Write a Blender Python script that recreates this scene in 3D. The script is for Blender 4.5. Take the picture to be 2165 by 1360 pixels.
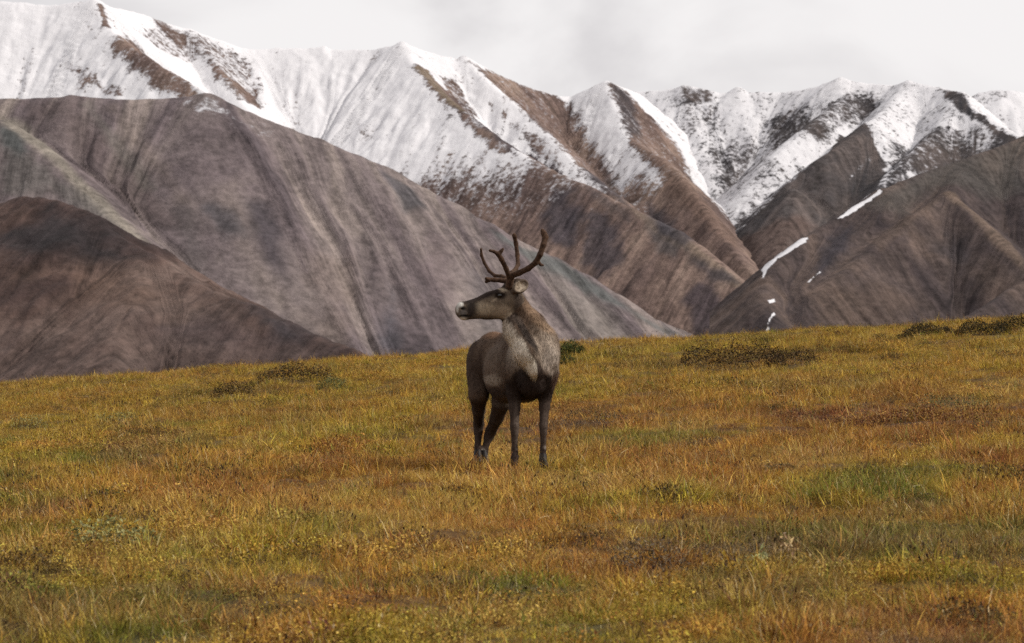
import bpy, math, random
import numpy as np

# ------------------------------------------------------------------ camera, sky, sun, exposure
for o in list(bpy.data.objects):
    bpy.data.objects.remove(o, do_unlink=True)
SC = bpy.context.scene
COL = SC.collection
rng = np.random.default_rng(7)
random.seed(7)

W_PH, H_PH = 2165.0, 1360.0
LENS = 135.0
F = LENS / 36.0 * W_PH            # focal length in photograph pixels
CX, HORIZON = W_PH / 2, 579.0     # principal column, row of the true horizon
EYE = 1.59                        # camera height over the ground under the caribou

cam_data = bpy.data.cameras.new('camera')
cam_data.lens = LENS
cam_data.sensor_width = 36.0
cam_data.shift_y = -(H_PH / 2 - HORIZON) / W_PH
cam_data.clip_start = 0.5
cam_data.clip_end = 40000
cam_data.dof.use_dof = True
cam_data.dof.focus_distance = 39.0
cam_data.dof.aperture_fstop = 9.0
cam = bpy.data.objects.new('camera', cam_data)
COL.objects.link(cam)
cam.location = (0, 0, EYE)
cam.rotation_euler = (math.pi / 2, 0, 0)
SC.camera = cam

SUN_EL, SUN_AZ = math.radians(41), math.radians(94)     # azimuth clockwise from +Y (the view direction)
world = bpy.data.worlds.new('World')
SC.world = world
world.use_nodes = True
wn, wl = world.node_tree.nodes, world.node_tree.links
wn.clear()
w_out = wn.new('ShaderNodeOutputWorld')
w_bg = wn.new('ShaderNodeBackground')
sky = wn.new('ShaderNodeTexSky')
sky.sky_type = 'NISHITA'
sky.sun_disc = False
sky.sun_elevation = SUN_EL
sky.sun_rotation = SUN_AZ
sky.air_density = 1.0
sky.dust_density = 1.5
w_tc = wn.new('ShaderNodeTexCoord')
w_map = wn.new('ShaderNodeMapping')
w_map.inputs['Scale'].default_value = (1.0, 1.0, 1.7)
w_map.inputs['Location'].default_value = (0.35, 0.1, 0.22)
n_big = wn.new('ShaderNodeTexNoise')
n_big.inputs['Scale'].default_value = 9.0
n_big.inputs['Detail'].default_value = 6.0
n_big.inputs['Roughness'].default_value = 0.5
n_big.inputs['Distortion'].default_value = 0.4
w_ramp = wn.new('ShaderNodeValToRGB')
w_ramp.color_ramp.interpolation = 'EASE'
w_ramp.color_ramp.elements[0].position = 0.38
w_ramp.color_ramp.elements[0].color = (0.72, 0.695, 0.705, 1)
w_ramp.color_ramp.elements[1].position = 0.585
w_ramp.color_ramp.elements[1].color = (0.94, 0.915, 0.915, 1)
w_scale = wn.new('ShaderNodeVectorMath')
w_scale.operation = 'SCALE'
w_scale.inputs['Scale'].default_value = 10.0           # cloud radiance over the sky's strength
w_mix = wn.new('ShaderNodeMix')
w_mix.data_type = 'RGBA'
w_mix.inputs[0].default_value = 0.95                    # cloud cover
w_bg.inputs['Strength'].default_value = 0.1
wl.new(w_tc.outputs['Generated'], w_map.inputs['Vector'])
wl.new(w_map.outputs['Vector'], n_big.inputs['Vector'])
wl.new(n_big.outputs['Fac'], w_ramp.inputs['Fac'])
wl.new(w_ramp.outputs['Color'], w_scale.inputs[0])
wl.new(sky.outputs['Color'], w_mix.inputs[6])
wl.new(w_scale.outputs['Vector'], w_mix.inputs[7])
wl.new(w_mix.outputs[2], w_bg.inputs['Color'])
wl.new(w_bg.outputs['Background'], w_out.inputs['Surface'])

sun_data = bpy.data.lights.new('sun', 'SUN')
sun_data.energy = 4.0
sun_data.angle = math.radians(2.0)
sun_data.color = (1.0, 0.95, 0.88)
sun = bpy.data.objects.new('sun', sun_data)
COL.objects.link(sun)
sun.rotation_euler = (math.pi / 2 - SUN_EL, 0, math.pi - SUN_AZ)   # light comes from azimuth SUN_AZ

SC.view_settings.view_transform = 'Standard'
SC.view_settings.look = 'None'
SC.view_settings.exposure = 0.0
SC.view_settings.gamma = 1.0
SC.view_settings.use_curve_mapping = False
SC.render.film_transparent = False
SC.cycles.use_denoising = False
SC.cycles.max_bounces = 6
SC.cycles.diffuse_bounces = 3
SC.cycles.transparent_max_bounces = 8


# ------------------------------------------------------------------ helpers
def at(px, py, d):
    """photograph pixel and distance -> world point"""
    return np.array(((px - CX) / F * d, d, EYE + (HORIZON - py) / F * d))


def _hash(ix, iy, seed):
    h = (ix.astype(np.int64) * 374761393 + iy.astype(np.int64) * 668265263 + seed * 974634777) & 0xFFFFFFFF
    h = ((h ^ (h >> 13)) * 1274126177) & 0xFFFFFFFF
    h = h ^ (h >> 16)
    return (h & 0xFFFFFF).astype(np.float64) / 0xFFFFFF


def noise2(x, y, seed=0):
    ix, iy = np.floor(x), np.floor(y)
    fx, fy = x - ix, y - iy
    fx = fx * fx * fx * (fx * (fx * 6 - 15) + 10)
    fy = fy * fy * fy * (fy * (fy * 6 - 15) + 10)
    a, b = _hash(ix, iy, seed), _hash(ix + 1, iy, seed)
    c, d = _hash(ix, iy + 1, seed), _hash(ix + 1, iy + 1, seed)
    return (a + (b - a) * fx) * (1 - fy) + (c + (d - c) * fx) * fy


def fbm(x, y, seed=0, octaves=4, gain=0.5):
    s = np.zeros_like(x, dtype=np.float64)
    amp, tot = 1.0, 0.0
    for k in range(octaves):
        s += amp * noise2(x * 2 ** k + 17.3 * k, y * 2 ** k - 9.1 * k, seed + k)
        tot += amp
        amp *= gain
    return s / tot


def sstep(a, b, x):
    t = np.clip((x - a) / (b - a), 0, 1)
    return t * t * (3 - 2 * t)


def lerp(a, b, t):
    return a + (b - a) * t


def mesh_from(name, verts, faces, smooth=True):
    """faces: (n,3) or (n,4) integer array"""
    me = bpy.data.meshes.new(name)
    verts = np.asarray(verts, dtype=np.float32)
    faces = np.asarray(faces, dtype=np.int32)
    k = faces.shape[1]
    me.vertices.add(len(verts))
    me.vertices.foreach_set('co', verts.ravel())
    me.loops.add(faces.size)
    me.loops.foreach_set('vertex_index', faces.ravel())
    me.polygons.add(len(faces))
    me.polygons.foreach_set('loop_start', np.arange(0, faces.size, k, dtype=np.int32))
    me.polygons.foreach_set('loop_total', np.full(len(faces), k, dtype=np.int32))
    me.update(calc_edges=True)
    me.polygons.foreach_set('use_smooth', np.full(len(faces), smooth, dtype=bool))
    return me


def set_attr(me, name, data, kind='FLOAT'):
    data = np.asarray(data, dtype=np.float32)
    a = me.attributes.new(name, kind, 'POINT')
    if kind == 'FLOAT':
        a.data.foreach_set('value', data.ravel())
    elif kind == 'FLOAT_VECTOR':
        a.data.foreach_set('vector', data.ravel())
    else:
        if data.shape[1] == 3:
            data = np.concatenate([data, np.ones((len(data), 1), np.float32)], 1)
        a.data.foreach_set('color', np.ascontiguousarray(data).ravel())


def link(name, me, mat=None, parent=None, **props):
    o = bpy.data.objects.new(name, me)
    COL.objects.link(o)
    if mat is not None:
        me.materials.append(mat)
    if parent is not None:
        o.parent = parent
    for k, v in props.items():
        o[k] = v
    return o


def material(name, rough=0.9):
    m = bpy.data.materials.new(name)
    m.use_nodes = True
    nt = m.node_tree
    nt.nodes.clear()
    out = nt.nodes.new('ShaderNodeOutputMaterial')
    bsdf = nt.nodes.new('ShaderNodeBsdfPrincipled')
    bsdf.inputs['Roughness'].default_value = rough
    bsdf.inputs['Specular IOR Level'].default_value = 0.15
    nt.links.new(bsdf.outputs[0], out.inputs['Surface'])
    return m, nt.nodes, nt.links, bsdf, out


def n_attr(N, name, kind='GEOMETRY'):
    a = N.new('ShaderNodeAttribute')
    a.attribute_name = name
    a.attribute_type = kind
    return a


def n_math(N, L, op, a, b=None, clamp=False):
    m = N.new('ShaderNodeMath')
    m.operation = op
    m.use_clamp = clamp
    for i, v in enumerate((a, b)):
        if v is None:
            continue
        if isinstance(v, (int, float)):
            m.inputs[i].default_value = v
        else:
            L.new(v, m.inputs[i])
    return m.outputs[0]


def n_mix(N, L, fac, a, b, blend='MIX'):
    m = N.new('ShaderNodeMix')
    m.data_type = 'RGBA'
    m.blend_type = blend
    for i, v in ((0, fac), (6, a), (7, b)):
        if isinstance(v, (int, float)):
            m.inputs[i].default_value = v
        elif isinstance(v, tuple):
            m.inputs[i].default_value = v if len(v) == 4 else v + (1,)
        else:
            L.new(v, m.inputs[i])
    return m.outputs[2]


def n_noise(N, L, vec, scale, detail=3.0, rough=0.55):
    n = N.new('ShaderNodeTexNoise')
    n.inputs['Scale'].default_value = scale
    n.inputs['Detail'].default_value = detail
    n.inputs['Roughness'].default_value = rough
    L.new(vec, n.inputs['Vector'])
    return n.outputs['Fac']


def n_map(N, L, val, a, b, c=0.0, d=1.0):
    m = N.new('ShaderNodeMapRange')
    m.interpolation_type = 'SMOOTHSTEP'
    for i, v in enumerate((val, a, b, c, d)):
        if isinstance(v, (int, float)):
            m.inputs[i].default_value = v
        else:
            L.new(v, m.inputs[i])
    return m.outputs[0]


# ------------------------------------------------------------------ mountains: ridge networks with sloping flanks
VALLEY_Z = -150.0


def _hash2(ix, iy, seed):
    h = (ix * 374761393 + iy * 668265263 + seed * 974634777) & 0xFFFFFFFF
    h = ((h ^ (h >> 13)) * 1274126177) & 0xFFFFFFFF
    h = h ^ (h >> 16)
    return (h & 0xFFF).astype(np.float32) / 4095, ((h >> 12) & 0xFFF).astype(np.float32) / 4095


def erosion(x, y, gx, gy, seed, octaves=5, gain=.46, branch=.9):
    """branching gullies that follow the slope (gx, gy): bands across the fall line, every octave bent by the one above.
    x, y in units of the widest gully; returns about -1 (gully) .. 1 (rib)"""
    m = np.sqrt(gx * gx + gy * gy) + 1e-6
    dx0, dy0 = (gy / m).astype(np.float32), (-gx / m).astype(np.float32)
    h, hx, hy = (np.zeros(x.shape, np.float32) for _ in range(3))
    a, f, tot = 1.0, 1.0, 0.0
    for o in range(octaves):
        px, py = x * f, y * f
        dx, dy = dx0 + hy * branch, dy0 - hx * branch
        ix, iy = np.floor(px).astype(np.int64), np.floor(py).astype(np.int64)
        fx, fy = (px - ix).astype(np.float32), (py - iy).astype(np.float32)
        v, vx, vy, wt = (np.zeros(x.shape, np.float32) for _ in range(4))
        for i in (-1, 0, 1, 2):
            for j in (-1, 0, 1, 2):
                jx, jy = _hash2(ix + i, iy + j, seed + o * 13)
                qx, qy = fx - i - (jx - .5) * .8, fy - j - (jy - .5) * .8
                w = np.exp(-(qx * qx + qy * qy) * 2.0)
                ph = (qx * dx + qy * dy) * 6.2832 * .8
                sn = np.sin(ph)
                v += w * np.cos(ph)
                vx -= w * sn * dx
                vy -= w * sn * dy
                wt += w
        h += a * v / wt
        hx += a * vx / wt
        hy += a * vy / wt
        tot += a
        a *= gain
        f *= 2.03
    return h / tot


def blur(A, n):
    for _ in range(n):
        B = np.pad(A, 1, mode='edge')
        A = (B[:-2, 1:-1] + B[2:, 1:-1] + B[1:-1, :-2] + B[1:-1, 2:] + 2 * A) / 6
    return A


class Massif:
    """A mountain as a height field: every ridge line throws flanks of a given steepness, the highest flank is the ground.
    Meshed on a fan of bearings and distances so that near parts are not coarser than far ones."""

    def __init__(self, name, px0, px1, step, d0, d1, rows, ridges, seed, gully=6.0, round_r=8.0, rough=2.0, warp=6.0, gully_w=45.0, fillet=9.0, straight=.45):
        self.name, self.seed = name, seed
        self.cols = np.arange(px0, px1 + step, step)
        self.rows = np.linspace(d0, d1, rows)
        self.px0, self.step = px0, step
        D, PX = np.meshgrid(self.rows, self.cols, indexing='ij')
        self.X = (PX - CX) / F * D
        self.Y = D.copy()
        wx = (fbm(self.X / 130, self.Y / 130, seed + 50, 3) - .5) * 2 * warp
        wy = (fbm(self.X / 130, self.Y / 130, seed + 60, 3) - .5) * 2 * warp
        x, y = self.X + wx, self.Y + wy
        H = np.full(x.shape, -1e4)
        U = np.zeros_like(x)
        Dd = np.zeros_like(x)
        R = np.zeros_like(x)
        for ri, (slope, pts) in enumerate(ridges):
            P = np.array([at(*p) for p in pts])
            cum = 0.0
            h1 = np.full(x.shape, -1e4)
            u1, d1 = np.zeros_like(x), np.zeros_like(x)
            for a, b in zip(P[:-1], P[1:]):
                dx, dy = b[0] - a[0], b[1] - a[1]
                Ls = math.hypot(dx, dy)
                ex, ey = dx / Ls, dy / Ls
                m = (b[2] - a[2]) / Ls
                m_c = max(-0.97 * slope, min(0.97 * slope, m))
                al = (x - a[0]) * ex + (y - a[1]) * ey
                h = np.abs((x - a[0]) * ey - (y - a[1]) * ex)
                t = np.clip(al + h * m_c / math.sqrt(slope ** 2 - m_c ** 2), 0, Ls)
                d = np.hypot(al - t, h)
                z = a[2] + m * t - slope * (np.sqrt(d * d + round_r ** 2) - round_r)
                w = z > h1
                h1 = np.where(w, z, h1)
                u1 = np.where(w, cum + t, u1)
                d1 = np.where(w, d, d1)
                cum += Ls
            w = h1 > H
            U, Dd, R = np.where(w, u1, U), np.where(w, d1, Dd), np.where(w, ri, R)
            hh = np.clip(.5 + .5 * (h1 - H) / fillet, 0, 1)
            H = H + (h1 - H) * hh + fillet * hh * (1 - hh)
        U = blur(U, 20)
        self.U, self.D, self.R = U, Dd, R
        # gullies run down the flanks, starting a little under the ridge
        Hs = blur(H, 14)
        dzd = np.gradient(Hs, self.rows, axis=0)
        dzp = np.gradient(Hs, self.cols, axis=1)
        gx = dzp * F / D
        gy = dzd - dzp * (PX - CX) / D
        wob = (fbm(self.X / 160, self.Y / 160, seed + 5, 3) - .5) * .8
        gx, gy = gx * np.cos(wob) - gy * np.sin(wob), gx * np.sin(wob) + gy * np.cos(wob)
        g = erosion(self.X / gully_w, self.Y / gully_w, gx, gy, seed, branch=.6)
        bend = (fbm(self.X / 140, self.Y / 140, seed + 6, 3) - .5) * .9
        g2 = erosion((U + 37 * R) / gully_w + bend, Dd / (gully_w * 2.6) + R * 3.7, 0 * U, 0 * U + 1, seed + 400, branch=.55)
        g = g * (1 - straight) + g2 * straight
        self.g = np.clip(g * 1.3, -1, 1)
        depth = sstep(2, 90, Dd) * (.45 + .55 * sstep(.25, .7, fbm(self.X / 220, self.Y / 220, seed + 33, 3)))
        H = H + self.g * gully * depth
        H = H + (fbm(self.X / 60, self.Y / 60, seed + 21, 4, .5) - .5) * 2 * gully * .5 * sstep(5, 60, Dd)
        H = H + (fbm(self.X / 16, self.Y / 16, seed + 20, 4, .6) - .5) * 2 * rough
        self.Z = np.maximum(H, VALLEY_Z - 25)
        self.EL = EYE * 0 + (self.Z - EYE) / self.Y * F        # pixels above the horizon row
        self.rock = None  # rock colours, with the mauve of distance haze painted in
        self.snow = np.full(x.shape, -1.0)

    def pick(self, px, py):
        """first point of the slope met when looking over photograph pixel (px, py): a survey point on the map"""
        c = int(np.clip(round((px - self.px0) / self.step), 0, len(self.cols) - 1))
        col = self.EL[:, c]
        hit = np.nonzero(col >= HORIZON - py)[0]
        r = hit[0] if len(hit) else int(np.argmax(col))
        return self.X[r, c], self.Y[r, c]

    def patch(self, pts, soft=10.0, ragged=12.0, wave=40.0, seed=0, line=None):
        """0..1 map mask of a patch whose outline was surveyed at pts (or of a band of half-width line along them)"""
        P = np.array([self.pick(*p) for p in pts])
        pad = 60 + soft + ragged + (line or 0)
        x0, y0 = P.min(0) - pad
        x1, y1 = P.max(0) + pad
        out = np.zeros(self.X.shape)
        sel = (self.X > x0) & (self.X < x1) & (self.Y > y0) & (self.Y < y1)
        if not sel.any():
            return out
        x, y = self.X[sel], self.Y[sel]
        dmin = np.full(x.shape, 1e9)
        inside = np.zeros(x.shape, bool)
        n = len(P)
        for i in range(n if line is None else n - 1):
            a, b = P[i], P[(i + 1) % n]
            e = b - a
            L2 = max(e @ e, 1e-9)
            t = np.clip(((x - a[0]) * e[0] + (y - a[1]) * e[1]) / L2, 0, 1)
            dmin = np.minimum(dmin, np.hypot(x - a[0] - t * e[0], y - a[1] - t * e[1]))
            if line is None:
                c = (a[1] > y) != (b[1] > y)
                with np.errstate(divide='ignore', invalid='ignore'):
                    xi = a[0] + (y - a[1]) * e[0] / (e[1] if e[1] != 0 else 1e-9)
                inside ^= c & (x < xi)
        sd = np.where(inside, dmin, -dmin) if line is None else line - dmin
        sd = sd + (fbm(x / wave, y / wave, self.seed + 300 + seed, 4, .6) - .5) * 2 * ragged
        out[sel] = sstep(-soft, soft, sd)
        return out

    def tint(self, mask, colour, amount=1.0):
        m = (mask * amount)[..., None]
        self.rock = self.rock * (1 - m) + np.array(colour) * .76 * m

    def build(self, mat, **props):
        nr, nc = self.X.shape
        V = np.stack([self.X, self.Y, self.Z], -1).reshape(-1, 3)
        idx = np.arange(nr * nc).reshape(nr, nc)
        Q = np.stack([idx[:-1, :-1], idx[:-1, 1:], idx[1:, 1:], idx[1:, :-1]], -1).reshape(-1, 4)
        keep = (V[Q][:, :, 2] > VALLEY_Z - 20).any(1)
        Q = Q[keep]
        used = np.unique(Q)
        remap = np.zeros(len(V), np.int64)
        remap[used] = np.arange(len(used))
        me = mesh_from(self.name, V[used], remap[Q])
        set_attr(me, 'rock', np.clip(self.rock, 0.004, 0.9).reshape(-1, 3)[used], 'FLOAT_COLOR')
        set_attr(me, 'snow', self.snow.reshape(-1)[used])
        fall = np.stack([self.U, self.D, self.R * 400.0], -1).reshape(-1, 3)
        set_attr(me, 'fall', fall[used], 'FLOAT_VECTOR')
        return link(self.name, me, mat, kind='structure', **props)


def mountain_material():
    m, N, L, b, out = material('mountain_slope', 0.95)
    fall = n_attr(N, 'fall').outputs['Vector']
    rock = n_attr(N, 'rock').outputs['Color']
    snow = n_attr(N, 'snow').outputs['Fac']
    mp = N.new('ShaderNodeMapping')
    mp.inputs['Scale'].default_value = (1.0, 0.11, 1.0)
    L.new(fall, mp.inputs['Vector'])
    geo = N.new('ShaderNodeNewGeometry')
    pos = geo.outputs['Position']
    streak = n_noise(N, L, mp.outputs[0], 0.085, 6, .68)      # debris streaks down the fall line
    grain = n_noise(N, L, pos, 0.11, 6, .72)
    blot = n_noise(N, L, pos, 0.018, 5, .62)
    v = n_math(N, L, 'ADD', n_math(N, L, 'MULTIPLY', streak, 1.1), n_math(N, L, 'MULTIPLY', grain, 0.9))
    v = n_math(N, L, 'ADD', v, n_math(N, L, 'MULTIPLY', blot, 0.4))
    fac = n_map(N, L, v, 0.85, 1.55, 0.45, 1.55)
    cmb = N.new('ShaderNodeCombineColor')
    for i in range(3):
        L.new(fac, cmb.inputs[i])
    rock_c = n_mix(N, L, 1.0, rock, cmb.outputs[0], 'MULTIPLY')
    sn = n_math(N, L, 'ADD', n_math(N, L, 'MULTIPLY', streak, 0.5), n_math(N, L, 'MULTIPLY', grain, 1.1))
    sn = n_math(N, L, 'SUBTRACT', sn, 0.80)
    cover = n_math(N, L, 'ADD', snow, n_math(N, L, 'MULTIPLY', sn, 2.2))
    mask = n_map(N, L, cover, 0.26, 0.74)
    snow_c = n_mix(N, L, n_map(N, L, n_math(N, L, 'ADD', snow, n_math(N, L, 'MULTIPLY', v, .25)), .55, 1.25), (0.38, 0.37, 0.39), (0.585, 0.575, 0.59))
    col = n_mix(N, L, mask, rock_c, snow_c)
    L.new(col, b.inputs['Base Color'])
    bump = N.new('ShaderNodeBump')
    bump.inputs['Strength'].default_value = 0.5
    bump.inputs['Distance'].default_value = 6.0
    L.new(n_math(N, L, 'MULTIPLY', v, n_map(N, L, mask, 0, 1, 1.0, .35)), bump.inputs['Height'])
    L.new(bump.outputs[0], b.inputs['Normal'])
    return m


MAT_MTN = mountain_material()


def mixpal(t, stops):
    """piecewise-linear palette"""
    xs = [s[0] for s in stops]
    return np.stack([np.interp(t, xs, [s[1][k] for s in stops]) for k in range(3)], -1)


# --- brown foothill on the left, the nearest
hill = Massif('foothill', -330, 1000, 4.4, 2000, 2750, 430, [
    (.62, [(-400, 400, 2560), (-120, 425, 2530), (0, 430, 2500), (40, 419, 2490), (85, 418, 2480), (115, 425, 2470), (190, 455, 2440),
           (215, 485, 2425), (255, 510, 2410), (300, 540, 2395), (350, 572, 2375), (430, 610, 2345), (500, 630, 2320),
           (560, 655, 2300), (620, 690, 2280), (680, 715, 2260), (760, 748, 2230), (900, 800, 2180)]),
    (.58, [(300, 542, 2395), (290, 610, 2340), (250, 700, 2290), (230, 780, 2240)]),
], seed=11, gully=8, round_r=5, rough=2.4, warp=4, gully_w=50, fillet=16, straight=.3)
n1 = fbm(hill.X / 60, hill.Z / 35, 3, 4)
hill.rock = mixpal((.5 - hill.g * .16) * .5 + n1 * .5, [(.3, (.022, .015, .015)), (.45, (.047, .030, .027)), (.55, (.074, .048, .040)), (.7, (.115, .082, .070))])
hill.tint(hill.patch([(70, 480), (110, 440), (190, 460), (235, 505), (300, 545), (240, 560), (120, 545), (40, 560), (0, 520), (0, 490)], 14, 16), (.032, .028, .03), .8)
hill.tint(hill.patch([(0, 440), (80, 425), (70, 470), (0, 490)], 10, 8), (.13, .082, .066), .6)
hill.tint(hill.patch([(0, 560), (200, 560), (300, 600), (420, 640), (300, 640), (150, 610), (0, 600)], 20, 22), (.125, .078, .058), .6)
hill.tint(hill.patch([(560, 665), (625, 695), (632, 725), (570, 715)], 8, 10), (.03, .028, .034), .75)
hill.tint(hill.patch([(320, 690), (480, 670), (560, 710), (520, 750), (380, 730)], 18, 25), (.058, .042, .045), .6)
hill.tint(hill.patch([(-50, 720), (200, 730), (420, 750), (640, 735), (700, 765), (300, 800), (-50, 810)], 18, 22), (.105, .075, .066), .6)
hill.tint(hill.patch([(560, 650), (700, 720), (640, 730), (500, 660)], 10, 14), (.05, .04, .042), .5)
hill.build(MAT_MTN)

# --- long scree mountain behind it
scree = Massif('scree_mountain', -330, 1640, 4.4, 3180, 4120, 520, [
    (.80, [(-400, 235, 3800), (-150, 225, 3786), (0, 210, 3778), (130, 207, 3771), (155, 201, 3769), (200, 207, 3767), (290, 211, 3762), (350, 211, 3759), (400, 205, 3756), (440, 197, 3754), (520, 234, 3749), (600, 269, 3745), (660, 290, 3742), (740, 325, 3737), (800, 350, 3734), (880, 394, 3730), (950, 429, 3726), (1010, 464, 3722), (1060, 493, 3720), (1160, 540, 3714), (1220, 574, 3711), (1300, 620, 3706), (1340, 650, 3704), (1420, 692, 3700), (1470, 722, 3697), (1600, 800, 3690)]),
    (.78, [(-300, 205, 3720), (0, 252, 3670), (100, 322, 3625), (200, 428, 3570), (330, 540, 3500), (430, 612, 3445), (520, 690, 3390), (600, 770, 3340)]),
], seed=23, gully=9.0, round_r=13, rough=1.2, warp=7, gully_w=52, fillet=14, straight=.72)
s = scree
wob = (fbm(s.X / 70, s.Y / 70, 5, 3) - .5) * 30
t = fbm((s.U + wob) / 30, s.D / 420 + s.R * 5, 31, 5, .62) * .62 + fbm(s.X / 130, s.Z / 110, 8, 3, .5) * .24 + .07 - s.g * .15
s.rock = mixpal(t, [(.25, (.070, .056, .060)), (.42, (.112, .089, .091)), (.55, (.150, .122, .117)), (.68, (.210, .172, .155)), (.8, (.25, .21, .185))])  # mauve cast stands in for haze, mixed into the scree colours
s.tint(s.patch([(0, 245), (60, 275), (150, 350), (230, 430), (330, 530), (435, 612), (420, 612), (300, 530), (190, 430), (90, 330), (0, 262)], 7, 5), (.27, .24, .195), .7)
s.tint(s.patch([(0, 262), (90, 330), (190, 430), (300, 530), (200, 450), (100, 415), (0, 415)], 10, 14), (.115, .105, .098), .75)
s.tint(s.patch([(0, 268), (40, 285), (70, 325), (40, 330), (0, 310)], 8, 8), (.062, .068, .068), .8)
s.tint(s.patch([(185, 218), (260, 310), (330, 400), (300, 400), (230, 310), (170, 220)], 8, 8), (.16, .15, .13), .65)
s.tint(s.patch([(240, 225), (330, 330), (400, 430), (380, 430), (310, 340), (225, 228)], 10, 8), (.21, .165, .135), .35)
s.tint(s.patch([(20, 215), (170, 212), (260, 330), (380, 470), (330, 480), (200, 370), (100, 270)], 14, 16), (.105, .078, .075), .6)
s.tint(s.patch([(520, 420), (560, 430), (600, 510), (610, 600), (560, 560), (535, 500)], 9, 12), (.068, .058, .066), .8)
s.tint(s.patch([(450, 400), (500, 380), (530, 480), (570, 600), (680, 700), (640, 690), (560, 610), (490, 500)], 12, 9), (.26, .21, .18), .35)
s.tint(s.patch([(440, 440), (490, 455), (520, 500), (480, 500)], 8, 10), (.085, .08, .09), .7)
s.tint(s.patch([(370, 440), (395, 440), (440, 560), (420, 600), (395, 560)], 8, 9), (.10, .085, .085), .6)
s.tint(s.patch([(820, 590), (850, 620), (850, 745), (790, 745), (800, 680)], 10, 14), (.082, .077, .088), .75)
s.tint(s.patch([(640, 520), (740, 560), (760, 660), (740, 740), (690, 740), (650, 620)], 14, 18), (.20, .155, .135), .55)
s.tint(s.patch([(800, 360), (870, 400), (900, 440), (860, 450), (830, 400)], 6, 6), (.068, .067, .075), .75)
s.tint(s.patch([(900, 480), (960, 520), (960, 640), (920, 640), (890, 560)], 10, 14), (.12, .09, .098), .55)
s.tint(s.patch([(1040, 490), (1180, 552), (1250, 600), (1330, 650), (1430, 705), (1400, 705), (1290, 640), (1180, 580), (1060, 510)], 7, 7), (.10, .108, .105), .8)
s.tint(s.patch([(1180, 600), (1290, 660), (1340, 715), (1240, 725), (1190, 680)], 14, 16), (.19, .17, .15), .55)
s.tint(s.patch([(980, 560), (1060, 600), (1080, 740), (1000, 740)], 14, 16), (.125, .11, .112), .6)
alt = (s.Z - 130) / 60
s.snow = -.9 + 0 * s.X
pt = s.patch([(300, 208), (440, 198), (500, 236), (600, 285), (560, 300), (470, 275), (390, 245), (330, 225)], 22, 22, 26)
pt2 = s.patch([(385, 205), (440, 198), (480, 228), (430, 232)], 10, 9, 15)
s.snow = np.maximum(s.snow, -.9 + 1.24 * pt + .25 * pt2 - s.g * .2)
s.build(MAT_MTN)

# --- snow range on the left and in the middle
range_ridges = [
    # skyline
    (.86, [(-420, 40, 6700), (-150, -10, 6650), (0, 2, 6600), (30, 5, 6595), (100, 11, 6590), (150, 7, 6585), (200, 0, 6580)]),
    (.90, [(200, 0, 6580), (225, 55, 6500), (270, 92, 6440), (340, 142, 6360), (440, 200, 6270), (600, 290, 6130)]),
    (.86, [(200, 0, 6580), (232, 14, 6640), (300, 30, 6720), (350, 50, 6740), (400, 63, 6750), (450, 80, 6760), (520, 106, 6770), (580, 103, 6780), (625, 101, 6780),
           (650, 103, 6780), (685, 98, 6780), (700, 105, 6780), (800, 105, 6760), (850, 92, 6740)]),
    (.88, [(850, 92, 6740), (900, 111, 6760), (970, 126, 6780), (980, 120, 6780), (1050, 155, 6800), (1120, 186, 6830), (1180, 203, 6850), (1210, 204, 6860),
           (1240, 190, 6850), (1280, 173, 6840), (1292, 177, 6840), (1345, 197, 6880)]),
    # rocky rib on the second snowfield
    (.90, [(400, 63, 6750), (450, 130, 6650), (500, 200, 6550), (540, 250, 6480)]),
    (.90, [(520, 106, 6770), (545, 170, 6690), (560, 230, 6610)]),
    # spur of the middle summit, runs out into the brown hill
    (.86, [(850, 92, 6740), (880, 142, 6660), (920, 188, 6590), (975, 235, 6520), (1050, 290, 6430), (1150, 352, 6320), (1190, 373, 6280), (1240, 391, 6225),
           (1330, 438, 6130), (1430, 486, 6020), (1500, 540, 5940), (1560, 592, 5870), (1620, 660, 5800), (1680, 740, 5730)]),
    (.86, [(1190, 374, 6280), (1190, 460, 6200), (1220, 560, 6120), (1240, 680, 6030)]),
    (.86, [(1340, 444, 6120), (1350, 520, 6050), (1370, 620, 5970), (1390, 720, 5900)]),
    # next spur
    (.92, [(980, 120, 6780), (1040, 180, 6710), (1100, 232, 6650), (1170, 296, 6570), (1250, 372, 6480), (1320, 425, 6410), (1420, 500, 6320)]),
    # spur of the small summit
    (.95, [(1280, 173, 6840), (1325, 290, 6660), (1400, 335, 6540), (1440, 372, 6470), (1480, 425, 6380), (1530, 498, 6260), (1582, 566, 6150), (1650, 630, 6050), (1690, 700, 5980)]),
    (.92, [(1325, 290, 6660), (1345, 380, 6560), (1370, 450, 6480), (1420, 540, 6380)]),
]
snowy = Massif('snow_range', -330, 1720, 4.4, 5720, 7080, 560, range_ridges, seed=41, gully=10.5, round_r=7, rough=2.2, warp=5, gully_w=50)
s = snowy
wob = (fbm(s.X / 80, s.Y / 80, 15, 3) - .5) * 30
t = fbm((s.U + wob) / 40, s.D / 220 + s.R * 5, 61, 4, .6) * .4 + fbm(s.X / 90, s.Z / 70, 18, 4, .6) * .45 + .075 - s.g * .10
s.rock = mixpal(t, [(.25, (.068, .047, .043)), (.42, (.110, .076, .066)), (.55, (.155, .108, .090)), (.7, (.21, .152, .123))])
slate = (.052, .048, .060)
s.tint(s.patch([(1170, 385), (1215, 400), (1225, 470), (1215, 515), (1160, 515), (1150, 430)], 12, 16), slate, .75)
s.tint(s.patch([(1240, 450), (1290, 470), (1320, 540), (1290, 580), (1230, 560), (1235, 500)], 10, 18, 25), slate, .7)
s.tint(s.patch([(1240, 395), (1330, 440), (1330, 470), (1270, 440)], 8, 10), (.075, .065, .068), .55)
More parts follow.
